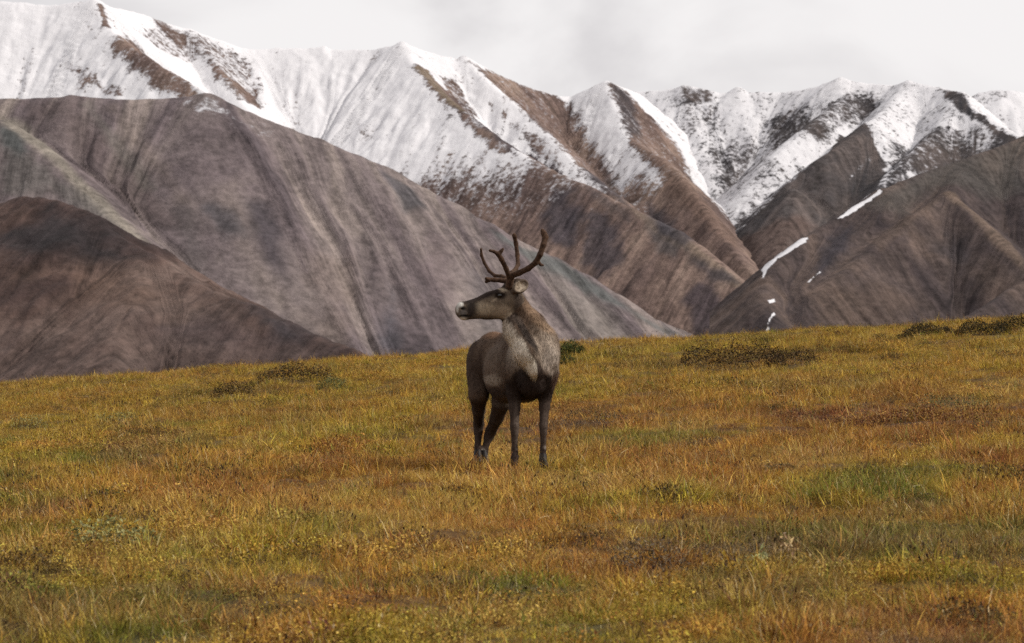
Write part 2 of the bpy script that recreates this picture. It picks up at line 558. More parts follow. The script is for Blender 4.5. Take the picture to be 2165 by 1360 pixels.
s.tint(s.patch([(1370, 480), (1440, 510), (1430, 545), (1390, 530)], 8, 12), (.08, .078, .08), .6)
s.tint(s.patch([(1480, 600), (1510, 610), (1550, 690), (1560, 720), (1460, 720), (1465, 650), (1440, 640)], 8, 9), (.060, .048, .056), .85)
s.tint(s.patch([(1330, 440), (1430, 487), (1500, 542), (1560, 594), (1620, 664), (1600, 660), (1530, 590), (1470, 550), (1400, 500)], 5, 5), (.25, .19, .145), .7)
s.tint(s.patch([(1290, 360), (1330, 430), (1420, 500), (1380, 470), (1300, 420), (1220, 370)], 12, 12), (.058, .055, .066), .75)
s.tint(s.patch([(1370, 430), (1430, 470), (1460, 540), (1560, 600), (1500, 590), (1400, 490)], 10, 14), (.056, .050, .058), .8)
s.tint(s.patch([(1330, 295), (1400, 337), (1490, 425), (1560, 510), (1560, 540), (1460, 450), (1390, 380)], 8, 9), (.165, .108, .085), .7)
# snow: lies above a line that sinks to the left; spurs blown bare on their sunny side
line = np.interp(s.X, [-700, -300, -100, 60, 200, 400], [20, 40, 75, 125, 120, 90])
line = line - 75 * sstep(6380, 6520, s.Y) * sstep(20, 90, s.X)
nz = fbm(s.X / 45, s.Z / 35, 77, 4, .6) - .5
s.snow = np.clip((s.Z - line) / 150, -1.2, 1.0) + nz * .4 + .18
s.snow = np.minimum(s.snow - s.g * .22, 1.05) - .30 * sstep(.52, .74, fbm((s.U + wob) / 45, s.D / 160 + s.R * 3, 79, 4, .6))


def bare(m, mask, depth=1.25):
    m.snow = m.snow - mask * depth


bare(s, s.patch([(240, 95), (275, 85), (300, 105), (370, 160), (450, 205), (400, 215), (330, 185), (280, 150)], 16, 14, 30), .9)
bare(s, s.patch([(205, 8), (222, 55), (232, 60), (215, 12)], 4, 4, 20), .8)
bare(s, s.patch([(140, 130), (180, 145), (250, 195), (170, 185)], 12, 16, 30), .62)
bare(s, s.patch([(280, 60), (420, 130), (500, 190), (560, 240), (530, 130), (450, 85), (330, 45)], 14, 14, 30), .46)
bare(s, s.patch([(445, 130), (475, 160), (540, 205), (550, 235), (500, 215), (450, 165)], 8, 12, 22), .5)
bare(s, s.patch([(868, 143), (905, 150), (960, 205), (985, 240), (950, 225), (900, 185)], 12, 9, 25), .95)
bare(s, s.patch([(925, 155), (965, 165), (1010, 250), (980, 250), (945, 190)], 6, 9, 25), .62)
bare(s, s.patch([(985, 240), (1050, 285), (1090, 330), (1040, 325), (990, 270)], 8, 12, 25), .66)
bare(s, s.patch([(1010, 280), (1060, 300), (1150, 350), (1190, 370), (1120, 330)], 4, 4, 25), .7)
bare(s, s.patch([(1040, 215), (1090, 260), (1140, 290), (1210, 360), (1180, 360), (1110, 300), (1060, 250)], 10, 14, 20), .50)
bare(s, s.patch([(1000, 135), (1050, 152), (1130, 190), (1195, 215), (1240, 290), (1290, 350), (1315, 420), (1240, 370), (1160, 290), (1080, 210)], 16, 10, 30), .86)
bare(s, s.patch([(1288, 178), (1330, 195), (1390, 265), (1450, 345), (1500, 420), (1548, 500), (1500, 470), (1420, 400), (1350, 320), (1325, 280)], 14, 10, 30), .84)
bare(s, s.patch([(1410, 390), (1440, 400), (1560, 540), (1450, 520), (1375, 450)], 10, 8, 30), 1.2)
bare(s, s.patch([(1290, 370), (1330, 350), (1400, 400), (1360, 440), (1315, 410)], 14, 12, 20), .25)
bare(s, s.patch([(750, 250), (770, 262), (815, 250), (790, 300), (770, 310)], 5, 4, 25), .25)
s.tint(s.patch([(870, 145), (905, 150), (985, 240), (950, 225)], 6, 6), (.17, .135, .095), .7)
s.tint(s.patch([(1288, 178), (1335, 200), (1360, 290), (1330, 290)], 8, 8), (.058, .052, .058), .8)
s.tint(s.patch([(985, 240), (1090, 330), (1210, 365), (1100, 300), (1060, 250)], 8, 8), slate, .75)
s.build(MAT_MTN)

# --- snow massif on the right
right_ridges = [
    (.86, [(1250, 215, 7050), (1340, 197, 7000), (1400, 190, 6980), (1450, 183, 6960), (1480, 187, 6955), (1520, 197, 6950), (1548, 196, 6945), (1556, 184, 6943), (1566, 195, 6940), (1650, 196, 6930),
           (1700, 190, 6900), (1740, 178, 6880), (1775, 167, 6860), (1830, 178, 6850), (1890, 180, 6830), (1920, 174, 6800), (1985, 186, 6760), (2030, 197, 6700),
           (2050, 228, 6640), (2090, 244, 6600), (2125, 270, 6560), (2165, 292, 6510), (2260, 340, 6420), (2420, 400, 6300)]),
    (.88, [(1450, 183, 6960), (1470, 250, 6880), (1500, 330, 6780), (1520, 400, 6690)]),
    (.88, [(1775, 167, 6860), (1790, 205, 6800), (1735, 250, 6700), (1690, 282, 6640), (1640, 330, 6570), (1590, 400, 6490), (1555, 470, 6420)]),
    (.88, [(1920, 174, 6800), (1880, 225, 6700), (1835, 262, 6600), (1790, 300, 6540), (1735, 338, 6480), (1680, 382, 6450), (1620, 440, 6410), (1550, 503, 6370), (1480, 580, 6310)]),
    (.88, [(2030, 197, 6700), (1990, 270, 6580), (1940, 310, 6500), (1880, 370, 6410), (1820, 440, 6320)]),
    (.86, [(1835, 262, 6600), (1860, 330, 6520), (1830, 400, 6430), (1760, 480, 6330), (1700, 560, 6230)]),
    (.86, [(1680, 400, 6390), (1660, 480, 6300), (1640, 560, 6210), (1640, 660, 6110)]),
]
massif = Massif('right_massif', 1260, 2480, 4.4, 6060, 7080, 470, right_ridges, seed=71, gully=11, round_r=10, rough=2.4, warp=5, gully_w=46)
s = massif
wob = (fbm(s.X / 80, s.Y / 80, 25, 3) - .5) * 30
t = fbm((s.U + wob) / 40, s.D / 220 + s.R * 5, 91, 4, .6) * .4 + fbm(s.X / 90, s.Z / 70, 28, 4, .6) * .45 + .075 - s.g * .10
s.rock = mixpal(t, [(.25, (.026, .025, .029)), (.42, (.042, .038, .040)), (.55, (.060, .051, .050)), (.7, (.095, .076, .070))])
line = np.interp(s.X, [200, 340, 420, 560, 700, 900], [20, 40, 45, 95, 130, 160])
nz = fbm(s.X / 45, s.Z / 35, 97, 4, .6) - .5
s.snow = np.clip((s.Z - line) / 90, -1.2, .86) + nz * .5 - s.g * .26
bare(s, s.patch([(1735, 335), (1780, 290), (1830, 268), (1845, 300), (1872, 350), (1868, 372), (1850, 400), (1770, 465), (1700, 520), (1560, 600), (1548, 515), (1640, 420)], 7, 6, 30), 1.25)
bare(s, s.patch([(1610, 245), (1690, 225), (1745, 250), (1750, 300), (1700, 290), (1630, 300)], 18, 16, 30), .50)
bare(s, s.patch([(1740, 230), (1840, 200), (1860, 225), (1800, 262), (1760, 265)], 16, 16, 30), .46)
bare(s, s.patch([(1430, 200), (1500, 190), (1560, 280), (1640, 290), (1640, 400), (1590, 440), (1530, 400), (1480, 330)], 24, 24, 26), .20)
bare(s, s.patch([(1500, 320), (1545, 290), (1585, 330), (1560, 390), (1515, 355)], 12, 14, 18), .22)
bare(s, s.patch([(1550, 480), (1620, 420), (1710, 350), (1700, 375), (1610, 460)], 10, 12, 20), .36)
bare(s, s.patch([(1440, 183), (1500, 190), (1500, 215), (1450, 220)], 8, 10, 18), .35)
bare(s, s.patch([(1990, 190), (2035, 200), (2060, 240), (2165, 300), (2165, 330), (2080, 262), (2020, 225)], 6, 8, 22), .8)
bare(s, s.patch([(1890, 300), (1980, 270), (2080, 260), (2165, 320), (2050, 330), (1960, 350), (1880, 390)], 12, 16, 28), .42)
pn = s.patch([(1790, 375), (1830, 330), (1850, 330), (1800, 385)], 6, 6, 20)
s.snow = np.maximum(s.snow, -.8 + 1.2 * pn)
s.tint(s.patch([(1560, 510), (1640, 470), (1700, 460), (1720, 480), (1640, 560), (1580, 590)], 12, 14), (.115, .078, .066), .7)
s.build(MAT_MTN)

# --- far snow summit at the right edge
far = Massif('far_summit', 1930, 2480, 5.0, 7200, 7800, 150, [
    (.8, [(1900, 300, 7560), (2000, 235, 7560), (2045, 208, 7555), (2075, 196, 7550), (2110, 190, 7550), (2140, 192, 7550), (2165, 197, 7550), (2300, 225, 7540), (2480, 260, 7530)])],
    seed=83, gully=7, round_r=12, rough=2, warp=5)
far.rock = np.zeros(far.X.shape + (3,)) + np.array((.09, .08, .08))
far.snow = .8 + (fbm(far.X / 40, far.Z / 30, 7, 3) - .5) * .6
far.build(MAT_MTN)

# --- dark mountain in front on the right
dark_ridges = [
    (.86, [(2480, 215, 5560), (2300, 245, 5500), (2165, 292, 5430), (2050, 333, 5350), (1950, 366, 5280), (1860, 402, 5210), (1770, 460, 5130), (1700, 508, 5060), (1650, 545, 5010),
           (1622, 590, 4960), (1617, 640, 4890), (1630, 700, 4820), (1650, 770, 4740)]),
    (.84, [(2030, 345, 5330), (2000, 408, 5230), (2050, 445, 5170), (2100, 490, 5110), (2165, 556, 5030), (2260, 650, 4930)]),
    (.84, [(2000, 408, 5230), (1930, 455, 5150), (1850, 520, 5070), (1760, 590, 4980), (1690, 660, 4900)]),
    (.84, [(2165, 292, 5430), (2150, 380, 5320), (2180, 470, 5220)]),
    (.84, [(2420, 480, 4950), (2250, 555, 4880), (2150, 604, 4820), (2080, 648, 4760), (1990, 700, 4690)]),
    (.84, [(1860, 402, 5210), (1830, 470, 5130), (1760, 530, 5050), (1700, 600, 4970)]),
]
dark = Massif('dark_mountain', 1500, 2480, 4.4, 4660, 5640, 440, dark_ridges, seed=101, gully=8, round_r=9, rough=1.8, warp=5, gully_w=46)
s = dark
wob = (fbm(s.X / 80, s.Y / 80, 35, 3) - .5) * 30
t = fbm((s.U + wob) / 40, s.D / 220 + s.R * 5, 121, 4, .6) * .4 + fbm(s.X / 80, s.Z / 60, 38, 4, .6) * .45 + .075 - s.g * .10
s.rock = mixpal(t, [(.25, (.028, .022, .024)), (.42, (.048, .036, .035)), (.55, (.070, .052, .047)), (.7, (.105, .075, .062))])
s.tint(s.patch([(1860, 402), (1950, 366), (2165, 292), (2165, 400), (2080, 420), (1990, 400), (1900, 450), (1830, 440)], 14, 14), (.085, .078, .070), .6)
s.tint(s.patch([(1995, 410), (2020, 405), (2110, 490), (2165, 550), (2165, 575), (2090, 500), (2040, 450)], 6, 7), (.165, .118, .09), .75)
s.tint(s.patch([(1840, 510), (1990, 415), (1985, 430), (1860, 530)], 6, 7), (.12, .085, .068), .6)
s.tint(s.patch([(1720, 620), (1850, 600), (1950, 640), (1850, 690), (1720, 690)], 14, 20), (.10, .07, .056), .55)
s.tint(s.patch([(2030, 540), (2165, 590), (2165, 640), (2060, 620)], 14, 18), (.10, .07, .056), .45)
s.tint(s.patch([(1740, 500), (1800, 480), (1800, 540), (1730, 580)], 10, 12), (.038, .034, .042), .8)
s.tint(s.patch([(2000, 490), (2060, 520), (2070, 570), (2010, 560), (1960, 530)], 12, 16), (.040, .036, .042), .6)
s.snow = -.9 + 0 * s.X
SNOW_PATCHES = [
    ([(1770, 464), (1800, 440), (1860, 400), (1868, 405), (1815, 443), (1780, 463)], 2.0, 1.5),
    ([(1609, 592), (1612, 570), (1635, 545), (1650, 528), (1680, 514), (1713, 499), (1712, 508), (1680, 528), (1650, 548), (1630, 562), (1620, 585)], 2.0, 2.0),
    ([(1704, 600), (1733, 573), (1737, 577), (1712, 599)], 1.6, 1.0),
    ([(1625, 636), (1638, 633), (1640, 641), (1628, 645)], 1.6, 1.0),
    ([(1620, 703), (1622, 678), (1636, 659), (1644, 658), (1638, 670), (1628, 684), (1626, 703)], 1.8, 1.2),
]
for k, (pts, soft, rag) in enumerate(SNOW_PATCHES):
    s.snow = np.maximum(s.snow, -.9 + 2.0 * s.patch(pts, soft * 1.3, rag * 1.5, 9, seed=k))
s.build(MAT_MTN)

# ------------------------------------------------------------------ ground: one sheet, tundra shelf then the valley
def crest_y(x):
    return 70 + (fbm(x / 6 + 40, x * 0 + .5, 201, 2) - .5) * 8


def ground_z(x, y):
    x, y = np.asarray(x, float), np.asarray(y, float)
    tilt = 0.053 * sstep(8, 60, y) + 0.012
    z = tilt * x * np.clip(1 - (np.abs(x) - 16) / 60, 0, 1) + 0.18 * sstep(30, 68, y)
    near = sstep(120, 70, y)
    z += near * (fbm(x / 4.5, y / 6.0, 202, 2) - .5) * 0.20
    z += near * (fbm(x / 1.1, y / 1.3, 203, 2) - .5) * 0.10
    z += near * (fbm(x / .36, y / .42, 204, 2) - .5) * 0.085
    over = np.clip(y - crest_y(x), 0, None)
    z -= 0.004 * np.minimum(over, 60) ** 2 + 0.28 * np.clip(over - 35, 0, None)
    z = np.maximum(z, VALLEY_Z)
    return z - 0.05


def ground_pick(px, py):
    """where a line of sight first meets the shelf"""
    ys = np.arange(10, 80, .02)
    xs = (px - CX) / F * ys
    zs = EYE + (HORIZON - py) / F * ys
    hit = np.nonzero(ground_z(xs, ys) + 0.03 >= zs)[0]
    i = hit[0] if len(hit) else int(np.argmin(np.abs(ys - 68)))
    return float(xs[i]), float(ys[i])


# patches of plants that stand out: photograph position, half sizes in metres (x, y), colour, strength
RUST, STRAW, OLIVE = (.40, .194, .039), (.48, .31, .083), (.345, .245, .034)
GREEN, DRAB, RED = (.145, .152, .021), (.185, .115, .054), (.21, .062, .032)
PATCHES = [
    (920, 1225, 1.3, .55, GREEN, .8), (700, 1110, .5, .5, GREEN, .6), (1950, 1105, .9, .8, GREEN, .5), (2000, 985, .5, .6, GREEN, .5),
    (270, 1330, .35, .3, GREEN, .7), (60, 1120, .9, .5, GREEN, .6), (300, 1265, .5, .3, GREEN, .6), (640, 1110, .8, .6, GREEN, .4),
    (1320, 930, 1.2, 1.2, GREEN, .5), (1440, 915, .8, .9, GREEN, .4), (320, 905, 1.4, 1.5, GREEN, .5), (470, 890, 1.2, 1.2, GREEN, .5),
    (1750, 1130, .5, .4, GREEN, .4), (1440, 1170, .7, .35, DRAB, .85), (1560, 1172, .5, .3, DRAB, .8), (1300, 1160, .5, .3, DRAB, .7),
    (1900, 878, 1.9, .9, RED, .5), (1720, 880, .9, .9, RED, .4), (1200, 878, .9, .8, DRAB, .7), (1350, 880, 1.5, 1.4, RUST, .7),
    (600, 1080, 1.4, .8, RUST, .7), (1200, 1100, 1.8, .7, RUST, .7), (1500, 1080, 1.5, .7, RUST, .7), (250, 1030, 1.6, .9, RUST, .7),
    (1000, 1010, 1.2, .6, STRAW, .6), (1180, 1020, 1.0, .6, STRAW, .7), (500, 1010, 1.4, .8, RUST, .5), (1620, 940, 1.5, 1.2, RUST, .6),
    (2080, 1090, .9, .7, RUST, .6), (1700, 1310, .8, .5, RUST, .7), (620, 1230, .6, .4, RUST, .7), (200, 1200, .8, .5, STRAW, .5),
    (1550, 755, 2.6, 2.0, (.10, .062, .022), .7), (620, 790, 2.0, 1.8, (.16, .095, .025), .7), (500, 830, 1.2, 1.2, (.15, .085, .025), .6),
    (90, 1240, .5, .3, OLIVE, .6), (1430, 1290, .6, .4, OLIVE, .6),
]
PATCHES = [(ground_pick(px, py), a, b, np.array(c), s) for px, py, a, b, c, s in PATCHES]



# plants that stand out of the sward: name, foot of the plant (photograph pixel), width and height in metres, colours, leaf size, leaves ...
OLIVEDARK = [(.030, .028, .010), (.046, .040, .013), (.018, .015, .007)]
BRONZE = [(.026, .016, .008), (.046, .027, .010), (.016, .011, .006), (.040, .032, .011)]
LEAFGREEN = [(.050, .068, .014), (.075, .098, .02), (.032, .042, .011)]
SAGE = [(.26, .255, .10), (.21, .21, .07), (.32, .30, .13), (.20, .17, .055)]
ASH = [(.120, .092, .060), (.075, .057, .038), (.20, .16, .105), (.048, .036, .024)]
CRIMSON = [(.15, .055, .026), (.105, .040, .020), (.28, .15, .05), (.060, .028, .015)]

def dict_of(name, px, py, w, h, colours, leaf, density, label, category='shrub', depth=.6, twigs=40, seed=0, twig_len=.5, group=None):
    return dict(name=name, px=px, py=py, w=w, h=h * (1.2 if py < 850 else 1.0), colours=colours, leaf=leaf * (1.3 if py < 850 else 1.0), density=int(density * (2.0 if py < 850 else 1.5)), label=label, category=category,
                depth=depth, twigs=twigs, seed=seed, twig_len=twig_len, group=group, site=ground_pick(px, py))


SHRUBS = [
    dict_of('dwarf_birch', 1550, 774, 1.35, .34, BRONZE, .026, 1500, 'long dark bronze dwarf birch mat below the crest, right of the caribou', depth=.9, seed=1),
    dict_of('dwarf_birch', 1690, 768, .80, .22, BRONZE, .024, 600, 'lower bronze birch fringe trailing right from the long dark mat', depth=.7, seed=2),
    dict_of('dwarf_willow', 1207, 750, .42, .24, LEAFGREEN, .030, 650, 'deep green willow bush on the crest at the caribou\'s shoulder', depth=.5, seed=3),
    dict_of('dwarf_willow', 1198, 772, .28, .20, LEAFGREEN, .026, 300, 'small green willow just below the bush at the caribou\'s shoulder', depth=.35, seed=4),
    dict_of('dwarf_willow', 1950, 712, 1.1, .19, OLIVEDARK, .028, 1000, 'dark olive willow mat on the right crest, leftmost of three', depth=.7, seed=5),
    dict_of('dwarf_willow', 2065, 703, .95, .20, OLIVEDARK, .028, 900, 'dark olive willow mat on the right crest, middle of three', depth=.7, seed=6),
    dict_of('dwarf_willow', 2145, 696, .65, .20, OLIVEDARK, .028, 600, 'dark olive willow mat at the right edge of the photo', depth=.6, seed=7),
    dict_of('dwarf_birch', 625, 800, 1.1, .23, BRONZE, .026, 900, 'bronze dwarf birch mat on the left slope above the green tuft', depth=.8, seed=8),
    dict_of('dwarf_birch', 490, 836, .6, .2, BRONZE, .024, 450, 'small bronze birch patch left of the caribou, lower on the slope', depth=.5, seed=9),
    dict_of('dwarf_willow', 700, 822, .4, .18, [(.14, .15, .055), (.09, .10, .03)], .024, 300, 'small grey green willow tuft beside the left birch mat', depth=.4, seed=10),
    dict_of('dwarf_willow', 235, 1146, .66, .19, SAGE, .034, 420, 'pale sage green willow in the left foreground', depth=.35, twigs=24, seed=11),
    dict_of('twig_clump', 1400, 1196, .5, .20, ASH, .020, 420, 'dark clump of bare twigs in the right foreground', 'shrub', .34, 150, 12, .9),
    dict_of('twig_clump', 1545, 1186, .42, .17, ASH, .018, 320, 'grey bare twigs right of the dark foreground clump', 'shrub', .28, 120, 13, .9),
    dict_of('twig_clump', 1235, 892, .8, .18, ASH, .020, 420, 'violet grey twig patch behind the caribou\'s right foreleg', 'shrub', .5, 90, 14, .9),
    dict_of('pale_rosette', 1600, 1196, .09, .12, [(.40, .42, .20), (.33, .36, .15)], .05, 30, 'pale green leaf rosette beside the grey twigs', 'plant', .12, 3, 15),
    dict_of('dry_plant', 1662, 1186, .17, .19, [(.44, .31, .16), (.38, .25, .12), (.50, .38, .23)], .040, 36, 'dry straw coloured broad leaf plant in the right foreground', 'plant', .14, 8, 16),
    dict_of('dwarf_willow', 65, 903, .45, .18, SAGE, .024, 300, 'grey green willow tuft at the far left of the meadow', depth=.4, seed=17),
    dict_of('dwarf_willow', 245, 893, .5, .16, SAGE, .022, 300, 'faint silvery willow tuft right of the far left one', depth=.4, seed=18),
    dict_of('bearberry', 1930, 888, 1.6, .17, CRIMSON, .024, 1300, 'wide crimson bearberry mat on the right slope', 'shrub', 1.0, 30, 19),
    dict_of('bearberry', 1720, 890, .7, .15, CRIMSON, .022, 420, 'small crimson bearberry patch left of the wide one', 'shrub', .7, 16, 20),
    dict_of('dwarf_willow', 2010, 866, .8, .19, [(.08, .09, .03), (.12, .125, .045)], .024, 500, 'green willow strip behind the wide crimson mat', depth=.5, seed=21),
    dict_of('dark_tuft', 222, 1062, .26, .13, [(.075, .085, .025), (.05, .05, .02)], .030, 160, 'small dark green tuft left of centre, above the sage willow', 'shrub', .22, 20, 22),
]


def sward_colour(x, y):
    """autumn sward: rust, straw, olive and green mixed in drifts"""
    n1 = fbm(x / 2.0, y / 8.0, 221, 4, .55)
    n2 = fbm(x / .55, y / 1.9, 222, 3, .55)
    n3 = fbm(x / 1.2 + 9, y / 4.5, 223, 3, .55)
    c = mixpal(n1 * .6 + n2 * .4, [(.32, GREEN), (.42, OLIVE), (.50, (.40, .256, .038)), (.58, RUST), (.70, (.29, .130, .038))])
    c = lerp(c, np.array(STRAW), (sstep(.58, .72, n3) * .55)[..., None])
    c = lerp(c, np.array(DRAB), (sstep(.40, .28, n3) * .6)[..., None])
    farm = sstep(36, 52, y)[..., None]
    c = lerp(c, np.array((.37, .23, .033)), farm * .6)
    for (cx, cy), a, b, col, s in PATCHES:
        r = ((x - cx) / a) ** 2 + ((y - cy) / b) ** 2
        if np.ndim(r) == 0 or (r < 2.2).any():
            r = r + (n2 - .5) * 1.8
            c = lerp(c, col, (sstep(1.15, .35, r) * s)[..., None])
    return c


nx = 260
ys = np.concatenate([np.linspace(-30, 10, 20), np.linspace(10.3, 82, 330), np.linspace(83, 220, 60), np.geomspace(230, 9000, 40)])
ug = np.linspace(-1, 1, nx)
ug = np.sign(ug) * (np.abs(ug) * .35 + .65 * np.abs(ug) ** 3)
GX = np.array([ug * (30 + max(y, 0) * .32) for y in ys])
GY = np.repeat(ys[:, None], nx, 1)
GZ = ground_z(GX, GY)
idx = np.arange(GX.size).reshape(GX.shape)
Q = np.stack([idx[:-1, :-1], idx[:-1, 1:], idx[1:, 1:], idx[1:, :-1]], -1).reshape(-1, 4)
me = mesh_from('ground', np.stack([GX, GY, GZ], -1).reshape(-1, 3), Q)
gc = sward_colour(GX.ravel(), GY.ravel()) * np.array((.20, .19, .22)) + np.array((.008, .006, .004))
set_attr(me, 'sward', gc, 'FLOAT_COLOR')
m, N, L, b, out = material('tundra_soil', .95)
pos = N.new('ShaderNodeNewGeometry').outputs['Position']
nf = n_noise(N, L, pos, 9.0, 5, .7)
nv = n_map(N, L, nf, .3, .7, .55, 1.35)
cmb = N.new('ShaderNodeCombineColor')
for i in range(3):
    L.new(nv, cmb.inputs[i])
L.new(n_mix(N, L, 1.0, n_attr(N, 'sward').outputs['Color'], cmb.outputs[0], 'MULTIPLY'), b.inputs['Base Color'])
bp = N.new('ShaderNodeBump')
bp.inputs['Strength'].default_value = .6
bp.inputs['Distance'].default_value = .04
L.new(nf, bp.inputs['Height'])
L.new(bp.outputs[0], b.inputs['Normal'])
link('ground', me, m, kind='structure')


# ------------------------------------------------------------------ the sward itself: tufts of sedge scattered over the shelf
class Blades:
    def __init__(self):
        self.v, self.f, self.t = [], [], []

    def blade(self, base, lean, height, width, bend, tint, segs=3, face=None):
        """a curved tapering leaf; lean = direction angle, bend = how far the tip falls outwards"""
        dx, dy = math.cos(lean), math.sin(lean)
        f = lean + math.pi / 2 if face is None else face
        wx, wy = math.cos(f), math.sin(f)
        i0 = len(self.v)
        for k in range(segs + 1):
            t = k / segs
            r = bend * t * t * height
            z = height * t * (1 - .35 * bend * t)
            w = width * (1 - t) ** .7 * .5
            px, py, pz = base[0] + dx * r, base[1] + dy * r, base[2] + z
            if k < segs:
                self.v += [(px - wx * w, py - wy * w, pz), (px + wx * w, py + wy * w, pz)]
                self.t += [(tint, t, 0)] * 2
            else:
                self.v.append((px, py, pz))
                self.t.append((tint, t, 0))
        for k in range(segs - 1):
            a = i0 + 2 * k
            self.f += [(a, a + 1, a + 3), (a, a + 3, a + 2)]
        a = i0 + 2 * (segs - 1)
        self.f.append((a, a + 1, a + 2))

    def leaf(self, c, direc, up, length, width, tint):
        """small folded leaf of a dwarf shrub"""
        c, d = np.array(c, float), np.array(direc, float)
        d /= np.linalg.norm(d)
        s = np.cross(d, up)
        s /= max(np.linalg.norm(s), 1e-6)
        n = np.cross(s, d)
        i = len(self.v)
        for p in (c, c + d * length * .5 + s * width * .5 + n * width * .2, c + d * length, c + d * length * .5 - s * width * .5 + n * width * .2):
            self.v.append(tuple(p))
            self.t.append((tint, .7, 0))
        self.f += [(i, i + 1, i + 2), (i, i + 2, i + 3)]

    def head(self, c, r, h, tint):
        """seed head of a sedge: a small spindle"""
        i = len(self.v)
        c = np.array(c)
        self.v += [tuple(c + (0, 0, -h)), tuple(c + (r, 0, 0)), tuple(c + (-r * .5, r * .87, 0)), tuple(c + (-r * .5, -r * .87, 0)), tuple(c + (0, 0, h))]
        self.t += [(tint, 1.0, 1.0)] * 5
        for a, b2 in ((1, 2), (2, 3), (3, 1)):
            self.f += [(i, i + b2, i + a), (i + a, i + b2, i + 4)]

    def mesh(self, name):
        me = mesh_from(name, self.v, self.f, smooth=False)
        set_attr(me, 'leaf', np.array(self.t), 'FLOAT_COLOR')
        return me


def sedge_tuft(seed, n, h, spread, width, bend, heads=0):
    r = random.Random(seed)
    B = Blades()
    for _ in range(n):
        a = r.uniform(0, 2 * math.pi)
        d = spread * math.sqrt(r.random())
        lean = a + r.gauss(0, .8)
        B.blade((d * math.cos(a), d * math.sin(a), -.02), lean, h * r.uniform(.45, 1.15), width * r.uniform(.7, 1.3), bend * r.uniform(.2, 1.4), r.random(),
                face=r.uniform(0, math.pi))
    for _ in range(heads):
        a = r.uniform(0, 2 * math.pi)
        d = spread * r.random()
        hh = h * r.uniform(.9, 1.25)
        B.blade((d * math.cos(a), d * math.sin(a), -.02), a, hh, .003, .12, r.random(), 2)
        B.head((d * math.cos(a) + .1 * hh * math.cos(a), d * math.sin(a) + .1 * hh * math.sin(a), hh * .93), .0030, .009, r.random())
    return B.mesh('tuft')


def leafy_tuft(seed, n, h, spread, size):
    r = random.Random(seed)
    B = Blades()
    for _ in range(n):
        a = r.uniform(0, 2 * math.pi)
        d = spread * math.sqrt(r.random())
        z = h * r.uniform(.1, 1) * (1 - .5 * d / spread)
        B.leaf((d * math.cos(a), d * math.sin(a), z), (r.gauss(0, 1), r.gauss(0, 1), r.gauss(.4, .5)), (r.gauss(0, .3), r.gauss(0, .3), 1), size * r.uniform(.6, 1.3), size * .6, r.random())
    for _ in range(n // 10):
        a = r.uniform(0, 2 * math.pi)
        B.blade((0, 0, -.02), a, h, .005, .6, .1, 2)
    return B.mesh('tuft')


def leaf_material(name, attr_type, base_attr, dark_head=True):
    m, N, L, b, out = material(name, .75)
    leaf = n_attr(N, 'leaf')
    sep = N.new('ShaderNodeSeparateColor')
    L.new(leaf.outputs['Color'], sep.inputs[0])
    base = n_attr(N, base_attr, attr_type).outputs['Color']
    oi = N.new('ShaderNodeObjectInfo')
    # every blade a little different; tips turn rust or straw first
    hue = N.new('ShaderNodeHueSaturation')
    L.new(base, hue.inputs['Color'])
    L.new(n_map(N, L, sep.outputs[0], 0, 1, .482, .518), hue.inputs['Hue'])
    hue.inputs['Saturation'].default_value = 1.0
    L.new(n_math(N, L, 'ADD', n_math(N, L, 'MULTIPLY', sep.outputs[0], 1.3), .32), hue.inputs['Value'])
    tipf = n_math(N, L, 'MULTIPLY', n_map(N, L, sep.outputs[1], .45, 1.0), n_map(N, L, sep.outputs[0], .45, .8))
    col = n_mix(N, L, n_math(N, L, 'MULTIPLY', tipf, .5), hue.outputs[0], (.36, .185, .065))
    dry = n_map(N, L, sep.outputs[0], .93, .96)
    col = n_mix(N, L, n_math(N, L, 'MULTIPLY', dry, .7), col, (.62, .50, .30))
    col = n_mix(N, L, sep.outputs[2], col, (.035, .018, .012))
    L.new(col, b.inputs['Base Color'])
    tr = N.new('ShaderNodeBsdfTranslucent')
    L.new(col, tr.inputs['Color'])
    mx = N.new('ShaderNodeMixShader')
    mx.inputs[0].default_value = .18
    L.new(b.outputs[0], mx.inputs[1])
    L.new(tr.outputs[0], mx.inputs[2])
    L.new(mx.outputs[0], out.inputs['Surface'])
    return m


MAT_SWARD = leaf_material('sward_leaves', 'INSTANCER', 'tuft_colour')
tufts = [sedge_tuft(1, 22, .105, .065, .0044, .9), sedge_tuft(2, 24, .09, .075, .0042, 1.2), sedge_tuft(3, 20, .115, .06, .0040, .75),
         sedge_tuft(4, 22, .11, .06, .0042, .8, heads=2), sedge_tuft(5, 26, .075, .08, .0048, 1.3), leafy_tuft(6, 60, .06, .10, .014)]
tuft_objs = []
for i, tm in enumerate(tufts):
    tm.materials.append(MAT_SWARD)
    tuft_objs.append(bpy.data.objects.new('tuft_shape', tm))      # shapes for the scatter, not linked to the scene


def scatter_points():
    out = []
    for y0, y1, dens in ((11, 20, 330), (20, 28, 300), (28, 38, 270), (38, 50, 210), (50, 62, 170), (62, 84, 140)):
        hw = .1333 * y1 * 1.12 + 2.5
        n = int(dens * (y1 - y0) * 2 * hw)
        y = rng.uniform(y0, y1, n)
        x = rng.uniform(-hw, hw, n)
        keep = np.abs(x) < .1333 * y * 1.12 + 2.5
        out.append(np.stack([x[keep], y[keep]], 1))
    return np.concatenate(out)


